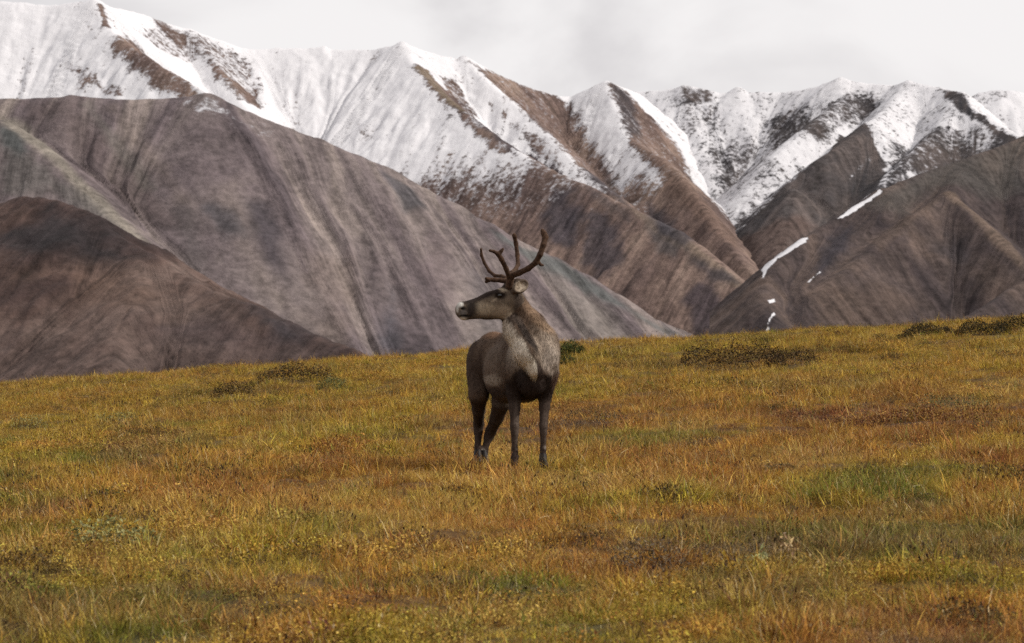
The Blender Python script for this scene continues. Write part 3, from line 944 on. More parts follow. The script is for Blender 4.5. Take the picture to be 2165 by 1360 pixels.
P = scatter_points()
x, y = P[:, 0], P[:, 1]
thin = fbm(x / .9, y / 1.1, 231, 3)
under = np.zeros(len(x), bool)
for sp in SHRUBS:
    under |= ((x - sp['site'][0]) / (sp['w'] * .5)) ** 2 + ((y - sp['site'][1] + .12) / (sp['depth'] * .5 + .12)) ** 2 < 1
keep = (~under) & (rng.random(len(x)) < np.clip(.55 + (thin - .3) * 2.0, .5, 1))
P, x, y, thin = P[keep], x[keep], y[keep], thin[keep]
tall = fbm(x / 1.3, y / 1.6, 232, 3)
tus = fbm(x / .30, y / .34, 236, 2)
size = (.50 + .55 * sstep(.3, .7, tall) + .75 * sstep(.45, .75, tus)) * rng.uniform(.65, 1.3, len(x))
feet = np.exp(-(((x - .05) / .75) ** 2 + ((y - 31.2) / .7) ** 2))
size *= 1 + .30 * feet
kind = rng.choice(6, len(x), p=[.30, .26, .23, .05, .14, .02])
red = fbm(x / 2.2, y / 2.2, 233, 3)
kind[(red > .63) & (rng.random(len(x)) < .35)] = 5
col = sward_colour(x, y) * (.72 + .6 * fbm(x / .22, y / .26, 237, 2))[:, None] * rng.uniform(.66, 1.34, (len(x), 1)) * (1 + rng.normal(0, .07, (len(x), 3)))
# a few tufts of another colour in every drift
odd = rng.random(len(x))
col[odd < .05] = np.array(GREEN) * 1.1
col[(odd > .05) & (odd < .12)] = np.array(STRAW)
col[(odd > .12) & (odd < .18)] = np.array(RUST)
col[(odd > .18) & (odd < .21)] = np.array((.14, .05, .03))
heath = fbm(x / .55, y / .9, 241, 3, .6)
hm2 = (heath > .70) & (rng.random(len(x)) < .5)
kind[hm2] = 5
size[hm2] *= .9
col[hm2] = np.array((.085, .060, .024)) * rng.uniform(.5, 1.6, (hm2.sum(), 1))
me = bpy.data.meshes.new('tundra_grass')
me.vertices.add(len(x))
me.vertices.foreach_set('co', np.stack([x, y, ground_z(x, y)], 1).astype(np.float32).ravel())
set_attr(me, 'tuft_colour', np.clip(col, .004, .7), 'FLOAT_COLOR')
set_attr(me, 'size', size)
set_attr(me, 'turn', np.stack([rng.normal(0, .24, len(x)), rng.normal(0, .24, len(x)), rng.uniform(0, 6.283, len(x))], 1), 'FLOAT_VECTOR')
a = me.attributes.new('shape', 'INT', 'POINT')
a.data.foreach_set('value', kind.astype(np.int32))
grass = link('tundra_grass', me, MAT_SWARD, kind='stuff', label='autumn sedge grass in rust, straw and green covering the tundra')
ng = bpy.data.node_groups.new('scatter_tufts', 'GeometryNodeTree')
ng.interface.new_socket('Geometry', in_out='INPUT', socket_type='NodeSocketGeometry')
ng.interface.new_socket('Geometry', in_out='OUTPUT', socket_type='NodeSocketGeometry')
gi, go = ng.nodes.new('NodeGroupInput'), ng.nodes.new('NodeGroupOutput')
iop = ng.nodes.new('GeometryNodeInstanceOnPoints')
m2p = ng.nodes.new('GeometryNodeMeshToPoints')
ng.links.new(gi.outputs[0], m2p.inputs['Mesh'])
ng.links.new(m2p.outputs[0], iop.inputs['Points'])
jn = ng.nodes.new('GeometryNodeJoinGeometry')
for o in reversed(tuft_objs):
    oi = ng.nodes.new('GeometryNodeObjectInfo')
    oi.inputs['Object'].default_value = o
    oi.inputs['As Instance'].default_value = False
    g2i = ng.nodes.new('GeometryNodeGeometryToInstance')
    ng.links.new(oi.outputs['Geometry'], g2i.inputs[0])
    ng.links.new(g2i.outputs[0], jn.inputs[0])
ng.links.new(jn.outputs[0], iop.inputs['Instance'])
iop.inputs['Pick Instance'].default_value = True


def named(name, dtype):
    n = ng.nodes.new('GeometryNodeInputNamedAttribute')
    n.data_type = dtype
    n.inputs['Name'].default_value = name
    return n.outputs['Attribute']


ng.links.new(named('shape', 'INT'), iop.inputs['Instance Index'])
ng.links.new(named('size', 'FLOAT'), iop.inputs['Scale'])
e2r = ng.nodes.new('FunctionNodeEulerToRotation')
ng.links.new(named('turn', 'FLOAT_VECTOR'), e2r.inputs[0])
ng.links.new(e2r.outputs[0], iop.inputs['Rotation'])
ng.links.new(iop.outputs[0], go.inputs[0])
gm = grass.modifiers.new('scatter', 'NODES')
gm.node_group = ng

# ------------------------------------------------------------------ caribou
CAR_D = 32.0                                   # distance at which it stands


def cp(px, py, dy=0.0):
    """photograph pixel and depth offset -> point in the caribou's own frame (origin on the ground, x right, y away, z up)"""
    p = at(px, py, CAR_D + dy)
    return np.array((p[0], dy, p[2] - CAR_Z))


CAR_Z = float(ground_z(np.array([0.05]), np.array([CAR_D]))[0])
K = F / CAR_D                                  # pixels per metre there


class Field:
    """signed distance field on a grid, built up by smooth unions, turned into one closed surface"""

    def __init__(self, lo, hi, h):
        self.lo, self.h = np.array(lo, float), h
        self.n = np.ceil((np.array(hi) - self.lo) / h).astype(int) + 1
        self.v = np.full(self.n, 9.0, np.float32)

    def _box(self, lo, hi):
        a = np.clip(np.floor((np.array(lo) - self.lo) / self.h).astype(int), 0, self.n - 1)
        b = np.clip(np.ceil((np.array(hi) - self.lo) / self.h).astype(int) + 1, 1, self.n)
        g = [self.lo[k] + self.h * np.arange(a[k], b[k]) for k in range(3)]
        X, Y, Z = np.meshgrid(*g, indexing='ij')
        return (slice(a[0], b[0]), slice(a[1], b[1]), slice(a[2], b[2])), X, Y, Z

    def _blend(self, sl, d, k):
        c = self.v[sl]
        h = np.clip(.5 + .5 * (c - d) / k, 0, 1)
        self.v[sl] = (c + (d - c) * h - k * h * (1 - h)).astype(np.float32)

    def ellipsoid(self, c, r, yaw=0.0, pitch=0.0, roll=0.0, k=.04, cut=False):
        c, r = np.array(c, float), np.array(r, float)
        m = r.max() + 3 * k
        sl, X, Y, Z = self._box(c - m, c + m)
        x, y, z = X - c[0], Y - c[1], Z - c[2]
        ca, sa = math.cos(yaw), math.sin(yaw)
        x, y = x * ca + y * sa, -x * sa + y * ca
        ca, sa = math.cos(pitch), math.sin(pitch)
        y, z = y * ca + z * sa, -y * sa + z * ca
        ca, sa = math.cos(roll), math.sin(roll)
        x, z = x * ca - z * sa, x * sa + z * ca
        k0 = np.sqrt((x / r[0]) ** 2 + (y / r[1]) ** 2 + (z / r[2]) ** 2) + 1e-9
        k1 = np.sqrt((x / r[0] ** 2) ** 2 + (y / r[1] ** 2) ** 2 + (z / r[2] ** 2) ** 2) + 1e-9
        d = k0 * (k0 - 1) / k1
        if cut:
            c0 = self.v[sl]
            h = np.clip(.5 - .5 * (c0 + d) / k, 0, 1)
            self.v[sl] = (c0 + (-d - c0) * h + k * h * (1 - h)).astype(np.float32)
        else:
            self._blend(sl, d, k)

    def bone(self, a, b, ra, rb, k=.03, flat=1.0):
        """tapered limb segment; flat < 1 narrows it along the depth axis"""
        a, b = np.array(a, float), np.array(b, float)
        m = max(ra, rb) + 3 * k
        sl, X, Y, Z = self._box(np.minimum(a, b) - m, np.maximum(a, b) + m)
        s = np.array((1, 1 / flat, 1))
        p = np.stack([X, Y, Z], -1) * s
        a2, b2 = a * s, b * s
        e = b2 - a2
        t = np.clip(((p - a2) @ e) / (e @ e + 1e-12), 0, 1)
        q = a2 + t[..., None] * e
        d = (np.linalg.norm(p - q, axis=-1) - (ra + (rb - ra) * t)) * min(1, flat ** .5)
        self._blend(sl, d, k)

    def chain(self, pts, k=.025, flat=1.0):
        for (a, ra), (b, rb) in zip(pts[:-1], pts[1:]):
            self.bone(a, b, ra, rb, k, flat)

    def surface(self):
        v = self.v
        nx, ny, nz = v.shape
        s = v < 0
        acc = np.zeros((nx - 1, ny - 1, nz - 1, 3), np.float32)
        cnt = np.zeros((nx - 1, ny - 1, nz - 1), np.float32)
        cor = [(i, j, k) for i in (0, 1) for j in (0, 1) for k in (0, 1)]

        def sub(A, c):
            return A[c[0]:nx - 1 + c[0], c[1]:ny - 1 + c[1], c[2]:nz - 1 + c[2]]
        for p in cor:
            for q in cor:
                if sum(q) == sum(p) + 1 and sum(abs(q[i] - p[i]) for i in range(3)) == 1:
                    x = sub(s, p) != sub(s, q)
                    va, vb = sub(v, p), sub(v, q)
                    t = np.where(x, va / np.where(x, va - vb, 1), 0)
                    for i in range(3):
                        acc[..., i] += np.where(x, p[i] + t * (q[i] - p[i]), 0)
                    cnt += x
        act = cnt > 0
        ids = np.full(act.shape, -1, np.int64)
        ids[act] = np.arange(act.sum())
        base = np.argwhere(act)
        V = self.lo + self.h * (base + acc[act] / cnt[act][:, None])
        faces = []
        for ax in range(3):
            o1, o2 = [(1, 2), (2, 0), (0, 1)][ax]
            sa = [slice(None)] * 3
            sb = [slice(None)] * 3
            sa[ax], sb[ax] = slice(0, -1), slice(1, None)
            A, B = s[tuple(sa)], s[tuple(sb)]
            e = np.argwhere(A != B)
            ok = (e[:, o1] > 0) & (e[:, o2] > 0) & (e[:, o1] < v.shape[o1] - 1) & (e[:, o2] < v.shape[o2] - 1)
            e = e[ok]
            inside = A[tuple(e.T)]
            q = []
            for d1, d2 in ((-1, -1), (0, -1), (0, 0), (-1, 0)):
                c = e.copy()
                c[:, o1] += d1
                c[:, o2] += d2
                q.append(ids[tuple(c.T)])
            q = np.stack(q, 1)
            q[~inside] = q[~inside][:, ::-1]
            faces.append(q)
        return V, np.concatenate(faces)


car = bpy.data.objects.new('caribou', None)
COL.objects.link(car)
car.location = (0, CAR_D, CAR_Z)
car['label'] = 'caribou with velvet antlers standing on the tundra, head turned in profile'
car['category'] = 'caribou'

YAW = math.atan2(95 / K, 1.25)                 # the trunk runs away from the camera and a little to the left


def trunk(t):
    """centre line of the trunk, t = 0 breast .. 1 tail"""
    return cp(lerp(1131, 1036, t), lerp(770, 764, t), lerp(-.52, .74, t))


fb = Field((-.56, -1.0, -.02), (.50, 1.14, 1.66), .0110)
# trunk
fb.ellipsoid(cp(1128, 770, -.38), (.180, .27, .268), YAW, k=.05)
fb.ellipsoid(cp(1106, 778, -.10), (.215, .44, .290), YAW, k=.06)
fb.ellipsoid(cp(1078, 788, .18), (.212, .36, .262), YAW, k=.06)
fb.ellipsoid(cp(1045, 758, .58), (.165, .33, .225), YAW, k=.05)
fb.ellipsoid(cp(1142, 716, -.30), (.115, .25, .110), YAW, k=.06)          # withers
fb.ellipsoid(cp(1090, 722, .10), (.11, .40, .10), YAW, k=.05)             # back
fb.ellipsoid(cp(1160, 762, -.42), (.076, .15, .168), YAW, k=.02)         # shoulders
fb.ellipsoid(cp(1094, 766, -.42), (.078, .15, .170), YAW, roll=.10, k=.025)
fb.ellipsoid(cp(1158, 752, -.54), (.085, .08, .125), YAW, roll=-.25, k=.025)
fb.ellipsoid(cp(1011, 772, .62), (.090, .20, .205), YAW, k=.025)          # haunches
fb.ellipsoid(cp(1062, 780, .60), (.080, .20, .19), YAW, k=.03)
fb.ellipsoid(cp(1030, 745, .93), (.035, .05, .075), YAW, k=.03)           # tail
fb.ellipsoid(cp(1124, 806, -.53), (.115, .11, .135), YAW, k=.04)          # breast
# neck with its mane
fb.bone(cp(1136, 735, -.40), cp(1118, 692, -.47), .178, .135, k=.05)
fb.bone(cp(1118, 692, -.47), cp(1092, 648, -.54), .135, .086, k=.05)
fb.bone(cp(1082, 678, -.58), cp(1088, 702, -.60), .078, .085, k=.04)
fb.bone(cp(1090, 700, -.58), cp(1112, 745, -.64), .088, .095, k=.05)
fb.bone(cp(1112, 745, -.63), cp(1128, 782, -.645), .085, .060, k=.06)
# fore legs
fb.chain([(cp(1092, 790, -.42), .100), (cp(1088, 835, -.40), .062), (cp(1088, 862, -.42), .045), (cp(1088, 902, -.46), .034), (cp(1088, 915, -.46), .029),
          (cp(1088, 948, -.45), .0235), (cp(1088, 966, -.46), .030), (cp(1088, 984, -.50), .027)], k=.022)
fb.chain([(cp(1158, 790, -.42), .095), (cp(1152, 838, -.40), .056), (cp(1151, 862, -.42), .042), (cp(1149, 902, -.46), .0315), (cp(1149, 915, -.46), .027),
          (cp(1148, 948, -.45), .022), (cp(1148, 966, -.46), .028), (cp(1148, 984, -.50), .025)], k=.022)
# hind legs: knee high against the belly, hock pointing back, upright shank
fb.chain([(cp(1012, 790, .60), .105), (cp(1012, 835, .48), .082), (cp(1012, 868, .64), .052), (cp(1012, 896, .80), .043), (cp(1011, 912, .80), .034),
          (cp(1010, 948, .75), .026), (cp(1010, 962, .73), .030), (cp(1010, 975, .68), .027)], k=.025)
fb.chain([(cp(1062, 800, .58), .10), (cp(1060, 850, .46), .080), (cp(1050, 884, .62), .056), (cp(1038, 912, .78), .044), (cp(1033, 925, .80), .036),
          (cp(1025, 950, .78), .025), (cp(1024, 962, .77), .029), (cp(1023, 975, .73), .026)], k=.025)
# head: long flat profile
HY = -.60
fb.bone(cp(1076, 630, HY), cp(1048, 640, HY), .098, .100, k=.03, flat=.74)
fb.bone(cp(1062, 645, HY), cp(1030, 650, HY), .118, .098, k=.03, flat=.62)
fb.bone(cp(1034, 646, HY), cp(1000, 655, HY - .01), .100, .074, k=.03, flat=.62)
fb.bone(cp(1004, 653, HY - .01), cp(981, 657, HY - .015), .078, .073, k=.02, flat=.70)
fb.ellipsoid(cp(976, 652, HY - .015), (.040, .042, .050), k=.02)
fb.ellipsoid(cp(983, 670, HY - .015), (.045, .036, .028), k=.012)
fb.ellipsoid(cp(1056, 620, HY - .068), (.040, .020, .026), k=.02)          # brow over the eye
fb.ellipsoid(cp(1056, 620, HY + .068), (.040, .020, .026), k=.02)
fb.bone(cp(1086, 634, HY + .02), cp(1096, 652, -.54), .085, .088, k=.04)
fb.ellipsoid(cp(1078, 606, HY), (.055, .055, .038), k=.03)                 # crown that carries the antlers
fb.ellipsoid(cp(1057, 625, HY - .092), (.026, .014, .017), k=.008, cut=True)
fb.ellipsoid(cp(1057, 625, HY + .092), (.026, .014, .017), k=.008, cut=True)
fb.ellipsoid(cp(977, 653, HY - .060), (.014, .016, .009), roll=.6, k=.006, cut=True)      # nostrils
fb.ellipsoid(cp(977, 653, HY + .030), (.014, .016, .009), roll=.6, k=.006, cut=True)
fb.bone(cp(969, 667, HY - .06), cp(992, 668, HY - .08), .006, .004, k=.004)
V, Q = fb.surface()


def pxy(P):
    """back to photograph pixels, for laying out the coat's markings on the body"""
    d = CAR_D + P[:, 1]
    return P[:, 0] / d * F + CX, HORIZON - (P[:, 2] + CAR_Z - EYE) / d * F


DARK, BROWN, GREY, PALE, WHITE, TAN = (.027, .0185, .015), (.088, .058, .041), (.150, .112, .084), (.40, .33, .26), (.72, .68, .62), (.21, .135, .085)


def coat(P, nseed=0):
    """colour of the coat at points P of the caribou's frame; every mark is an ellipsoid on the body"""
    px, py = pxy(P)
    y = P[:, 1]
    n = fbm(P[:, 0] / .05 + P[:, 1] / .07, P[:, 2] / .09, 401 + nseed, 3) - .5
    c = np.zeros((len(P), 3)) + np.array(BROWN)

    def mark(cx, cy, cyy, rx, ry, rd, col, amt=1.0, rot=0.0, soft=.5):
        nonlocal c
        dx, dy_ = px - cx, py - cy
        ca, sa = math.cos(rot), math.sin(rot)
        u, w = dx * ca + dy_ * sa, -dx * sa + dy_ * ca
        r = np.sqrt((u / rx) ** 2 + (w / ry) ** 2 + ((y - cyy) / rd) ** 2) + n * .35
        c = lerp(c, np.array(col), (sstep(1 + soft * .4, 1 - soft, r) * amt)[:, None])
    mark(1050, 765, .2, 40, 50, .7, (.122, .087, .064), .9)                        # flank
    mark(1008, 775, .75, 27, 85, .6, (.048, .032, .024), .9)                       # haunch
    mark(1032, 706, .6, 45, 12, .8, (.15, .085, .052), .85)                        # rump line, warm rim light painted along the back
    mark(1012, 735, .7, 8, 40, .5, (.105, .072, .052), .6, .35)
    mark(1048, 803, .15, 27, 14, .5, (.30, .245, .195), .9)                        # pale flank band
    mark(1046, 833, .2, 28, 15, .5, (.045, .032, .026), .9)                        # dark lower flank
    mark(1060, 857, .1, 60, 6, .7, (.32, .26, .19), .8)                            # belly line
    mark(1092, 752, -.4, 22, 52, .35, (.19, .150, .118), .9, .1)                   # shoulder fur
    mark(1084, 735, -.3, 5, 40, .35, (.085, .058, .042), .7, .1)
    mark(1150, 735, -.35, 38, 62, .5, (.34, .27, .21), .95, -.35)                  # pale right shoulder
    mark(1163, 765, -.45, 20, 34, .4, (.42, .35, .29), .85)
    mark(1125, 665, -.42, 14, 45, .3, (.22, .145, .095), .9, -.6)                  # nape, its orange rim light painted into the coat
    mark(1155, 692, -.3, 26, 12, .5, (.26, .175, .115), .8, .6)
    mark(1115, 830, -.45, 66, 36, .6, DARK, 1.0, 0, .3)                            # dark chest
    mark(1150, 806, -.55, 20, 16, .3, DARK, 1.0, -.4, .3)
    mark(1106, 800, -.55, 26, 24, .3, DARK, 1.0, 0, .3)
    mark(1141, 792, -.55, 10, 34, .3, (.05, .036, .03), .9, -.25, .3)
    mark(1120, 852, -.35, 30, 6, .5, (.22, .165, .11), .7)
    mark(1088, 730, -.55, 24, 50, .35, (.33, .27, .215), .9, -.3, .5)
    mark(1076, 702, -.6, 17, 34, .3, (.46, .385, .31), .95, -.5, .35)              # mane
    mark(1100, 744, -.66, 18, 52, .3, (.64, .56, .46), 1.0, -.5, .35)
    mark(1124, 776, -.7, 11, 30, .25, (.66, .58, .47), 1.0, -.3, .35)
    mark(1110, 703, -.58, 9, 62, .3, (.040, .030, .025), 1.0, -.57, .4)           # dark throat stripe
    mark(1088, 675, -.6, 22, 11, .3, (.075, .055, .044), .85, .3)
    mark(1178, 808, -.4, 14, 24, .4, (.10, .06, .045), .8)
    # legs
    leg = sstep(838, 856, py)
    c = lerp(c, np.array((.048, .034, .027)), (leg * .9)[:, None])
    mark(1092, 900, -.45, 7, 55, .2, (.12, .092, .074), .55)
    mark(1151, 900, -.45, 7, 50, .2, (.105, .078, .062), .5)
    mark(1033, 862, .6, 9, 26, .3, (.30, .25, .19), .7, .15)                       # pale inside of the thigh
    mark(1014, 905, .8, 5, 45, .3, (.03, .02, .016), .6)
    c = lerp(c, np.array((.030, .020, .017)), (sstep(935, 962, py) * .7)[:, None])
    mark(1022, 952, .77, 5, 5, .2, (.26, .22, .18), .7)                            # pale hair at the fetlocks
    mark(1153, 946, -.45, 5, 4, .2, (.24, .20, .165), .7)
    mark(1093, 950, -.45, 4, 4, .2, (.20, .165, .135), .6)
    # head
    head = (y < -.45) & (px < 1108) & (py < 684) & (py < 640 + (1108 - px) * .9)
    hc = np.zeros_like(c) + np.array((.125, .094, .068))

    def hm(cx, cy, rx, ry, col, amt=1.0, rot=0.0, soft=.5):
        nonlocal hc
        dx, dy_ = px - cx, py - cy
        ca, sa = math.cos(rot), math.sin(rot)
        u, w = dx * ca + dy_ * sa, -dx * sa + dy_ * ca
        r = np.sqrt((u / rx) ** 2 + (w / ry) ** 2) + n * .4
        hc = lerp(hc, np.array(col), (sstep(1 + soft * .5, 1 - soft, r) * amt)[:, None])
    hm(1022, 652, 32, 15, (.31, .245, .175), .9, .1)
    hm(1064, 660, 24, 17, (.28, .215, .155), .85)
    hm(1024, 621, 64, 12, (.026, .018, .015), 1.0, -.38, .4)                       # dark bridge of the nose
    hm(1075, 604, 28, 13, (.042, .029, .023), .9)
    hm(1057, 625, 16, 10, (.018, .013, .011), 1.0)
    hm(1063, 612.5, 12, 3.2, (.36, .29, .21), .85, .25)                            # light brow
    hm(1044, 635, 9, 3, (.32, .25, .18), .75, -.5)
    hm(1096, 638, 11, 26, (.045, .033, .027), .85, .2)
    hm(997, 653, 15, 25, (.026, .020, .018), .95, .15, .7)                          # dark muzzle
    hm(1030, 677, 50, 5, (.050, .037, .029), .85, .02)
    hm(973, 644, 7.5, 6, (.60, .57, .52), .9, 0, .5)                                         # white nose
    hm(967, 653, 3, 8, (.55, .52, .47), .8, 0, .5)
    hm(977, 675, 11, 4.5, (.62, .58, .52), .9, 0, .5)                               # white chin
    hm(980, 661, 9, 6, (.13, .115, .105), .9)
    hm(980, 652, 6, 4, (.010, .008, .008), 1.0)
    hm(984, 668, 16, 2.4, (.012, .010, .009), 1.0)
    hc2 = lerp(c, hc, head.astype(float)[:, None])
    return hc2 * (1 + n[:, None] * .35)


def fur_material(name, rough=.85):
    m, N, L, b, out = material(name, rough)
    c = n_attr(N, 'coat').outputs['Color']
    tc = N.new('ShaderNodeTexCoord')
    mp = N.new('ShaderNodeMapping')
    mp.inputs['Scale'].default_value = (1, 1, .3)
    L.new(tc.outputs['Object'], mp.inputs['Vector'])
    f = n_noise(N, L, mp.outputs[0], 85, 4, .7)
    v = n_map(N, L, f, .3, .7, .80, 1.20)
    cm = N.new('ShaderNodeCombineColor')
    for i in range(3):
        L.new(v, cm.inputs[i])
    L.new(n_mix(N, L, 1.0, c, cm.outputs[0], 'MULTIPLY'), b.inputs['Base Color'])
    b.inputs['Specular IOR Level'].default_value = .05
    bp = N.new('ShaderNodeBump')
    bp.inputs['Strength'].default_value = .5
    bp.inputs['Distance'].default_value = .012
    L.new(f, bp.inputs['Height'])
    L.new(bp.outputs[0], b.inputs['Normal'])
    return m


MAT_FUR = fur_material('caribou_coat')
me = mesh_from('body', V, Q)
set_attr(me, 'coat', np.clip(coat(V), .004, .85), 'FLOAT_COLOR')
body = link('body', me, MAT_FUR, car)

# hair standing off the body, longest on the neck and breast
me.calc_loop_triangles()
nv = np.zeros(len(V) * 3, np.float32)
me.vertices.foreach_get('normal', nv)
nv = nv.reshape(-1, 3)
sel = rng.integers(0, len(V), 46000)
P0, N0 = V[sel] + rng.normal(0, .004, (len(sel), 3)), nv[sel]
px, py = pxy(P0)
ok = ~((px < 1000) & (py < 690)) & ~((px > 1040) & (px < 1075) & (py > 612) & (py < 638))
P0, N0, px, py = P0[ok], N0[ok], px[ok], py[ok]
down = np.zeros_like(P0)
down[:, 2] = -1
down[:, 1] += .45
headm = (P0[:, 1] < -.45) & (px < 1108) & (py < 684) & (py < 640 + (1108 - px) * .9)
down[headm] = (1.0, 0, -.15)
tang = down - (down * N0).sum(1)[:, None] * N0
tang /= np.linalg.norm(tang, axis=1)[:, None] + 1e-6
tang += rng.normal(0, .16, tang.shape)
lng = rng.uniform(.008, .017, len(P0))
mane = (P0[:, 1] < -.1) & (py > 660) & (py < 815) & ~headm
lng[mane] *= 2.2
lng[py > 850] *= .5
lng[headm] *= .6
lift = rng.uniform(.02, .22, len(P0))
tip = P0 + (tang + N0 * lift[:, None]) * lng[:, None]
side = np.cross(tang, N0)
side /= np.linalg.norm(side, axis=1)[:, None] + 1e-6
wd = rng.uniform(.0012, .0026, len(P0))[:, None]
mid = (P0 + tip) / 2 + N0 * (lng * .08)[:, None]
FV = np.stack([P0 - side * wd, P0 + side * wd, mid + side * wd * .7, mid - side * wd * .7, tip], 1).reshape(-1, 3)
b0 = np.arange(len(P0))[:, None] * 5
FT = np.concatenate([b0 + np.array([[0, 1, 2]]), b0 + np.array([[0, 2, 3]]), b0 + np.array([[3, 2, 4]])])
fc = np.repeat(np.clip(coat(P0) * rng.uniform(.93, 1.08, (len(P0), 1)), .004, .85), 5, 0)
fme = mesh_from('fur', FV, FT)
set_attr(fme, 'coat', fc, 'FLOAT_COLOR')
m, N, L, b, out = material('caribou_hair', .8)
b.inputs['Specular IOR Level'].default_value = .05
L.new(n_attr(N, 'coat').outputs['Color'], b.inputs['Base Color'])
set_attr(fme, 'lie', np.repeat(N0 + tang * .25, 5, 0), 'FLOAT_VECTOR')
L.new(n_attr(N, 'lie').outputs['Vector'], b.inputs['Normal'])      # hair is shaded like the coat it lies on
link('fur', fme, m, body, kind='stuff')

# antlers in brown velvet
mv, N, L, b, out = material('antler_velvet', .85)
tc = N.new('ShaderNodeTexCoord')
f = n_noise(N, L, tc.outputs['Object'], 60, 4, .65)
L.new(n_mix(N, L, n_map(N, L, f, .3, .7), (.022, .011, .007), (.066, .034, .019)), b.inputs['Base Color'])
b.inputs['Sheen Weight'].default_value = .15
b.inputs['Sheen Tint'].default_value = (.6, .42, .28, 1)
bp = N.new('ShaderNodeBump')
bp.inputs['Strength'].default_value = .4
bp.inputs['Distance'].default_value = .006
L.new(f, bp.inputs['Height'])
L.new(bp.outputs[0], b.inputs['Normal'])


def antler(tines, lo, hi, label):
    A = Field(lo, hi, .0048)
    for k, pts in tines:
        A.chain([(cp(px, py, HY + dy), r / K) for px, py, dy, r in pts], k=k)
    v, q = A.surface()
    link('antler', mesh_from('antler', v, q), mv, car, label=label)


lo, hi = cp(1000, 612, HY - .55), cp(1180, 474, HY + .1)
antler([
    (.012, [(1077, 606, -.04, 8.5), (1078, 596, -.05, 7.5), (1082, 583, -.07, 6.6), (1098, 577, -.12, 6.0), (1117, 568, -.18, 5.8), (1133, 555, -.22, 5.8), (1142, 538, -.24, 5.8),
            (1149, 518, -.23, 5.8), (1153, 502, -.20, 6.4), (1150, 494, -.19, 5.8), (1147, 488, -.18, 4.4)]),
    (.008, [(1137, 552, -.22, 4.0), (1143, 560, -.20, 3.0), (1148, 561, -.19, 2.4)]),
    (.012, [(1079, 592, -.05, 6.0), (1070, 568, -.12, 5.0), (1060, 548, -.17, 5.0), (1053, 537, -.19, 5.2)]),
    (.008, [(1053, 537, -.19, 5.0), (1044, 532, -.21, 3.2), (1036, 530, -.22, 3.0)]),
    (.008, [(1054, 538, -.19, 4.8), (1060, 531, -.19, 3.6), (1063, 527, -.19, 2.8)]),
], np.minimum(lo, hi) - .02, np.maximum(lo, hi) + .03, 'near antler with a thick curved beam and a forked tine')
lo, hi = cp(1000, 612, HY - .1), cp(1180, 474, HY + .55)
antler([
    (.012, [(1077, 604, .04, 8.0), (1077, 593, .06, 6.5), (1082, 577, .12, 4.6), (1091, 568, .20, 4.2), (1095, 560, .25, 4.4), (1094, 540, .30, 4.4), (1091, 516, .32, 4.4), (1088, 500, .30, 4.4), (1087, 497, .30, 4.0)]),
    (.010, [(1073, 590, .05, 5.0), (1060, 584, .10, 3.8), (1046, 583, .15, 3.6), (1034, 573, .19, 3.4), (1024, 556, .22, 3.2), (1018, 540, .22, 3.0), (1017, 527, .21, 2.6)]),
    (.010, [(1072, 595, .03, 6.0), (1060, 593, .03, 5.0), (1045, 592, .02, 4.6), (1030, 591, .01, 4.6)]),
    (.006, [(1034, 592, .01, 4.4), (1028, 589, -.01, 3.2)]),
    (.006, [(1034, 592, .01, 4.4), (1028, 596, .03, 3.4)]),
], np.minimum(lo, hi) - .03, np.maximum(lo, hi) + .02, 'far antler with an upright beam and a long curved brow tine')

# ears: cupped, held back
for side, (ex, ey, dy, yaw) in enumerate(((1100, 606, -.09, .35), (1090, 604, .10, -.5))):
    A = Field(cp(ex - 30, ey + 34, HY + dy - .12), cp(ex + 34, ey - 30, HY + dy + .12), .0045)
    c = cp(ex, ey, HY + dy)
    A.ellipsoid(c, (.076, .034, .054), yaw, roll=-.55, k=.01)
    A.bone(cp(1086, 617, HY + dy * .6), c, .030, .022, k=.02)
    A.ellipsoid(c + np.array((.012, -.030 if side == 0 else .030, .004)), (.064, .030, .042), yaw, roll=-.55, k=.008, cut=True)
    v, q = A.surface()
    eme = mesh_from('ear', v, q)
    epx, epy = pxy(v)
    inner = np.exp(-(((epx - ex - 2) / 12) ** 2 + ((epy - ey) / 10) ** 2)) * ((v[:, 1] - c[1]) * (-1 if side == 0 else 1) > -.012)
    n = fbm(v[:, 0] / .012, v[:, 2] / .012 + v[:, 1] / .02, 77, 2)
    ec = lerp(np.array((.10, .072, .052)), np.array((.46, .38, .29)), (inner * n * 1.9).clip(0, 1)[:, None])
    rim = sstep(.75, 1.1, np.sqrt(((epx - ex) / 17) ** 2 + ((epy - ey) / 13) ** 2))
    ec = lerp(ec, np.array((.060, .042, .032)), (rim * .7)[:, None])
    set_attr(eme, 'coat', ec, 'FLOAT_COLOR')
    link('ear', eme, MAT_FUR, car)

# eyes
me_, N, L, b, out = material('eye_dark', .08)
b.inputs['Base Color'].default_value = (.008, .006, .005, 1)
b.inputs['Specular IOR Level'].default_value = .6
for dy in (-.074, .074):
    A = Field(cp(1046, 636, HY + dy - .03), cp(1068, 614, HY + dy + .03), .003)
    A.ellipsoid(cp(1057, 625, HY + dy), (.020, .016, .018), k=.005)
    v, q = A.surface()
    link('eye', mesh_from('eye', v, q), me_, car)

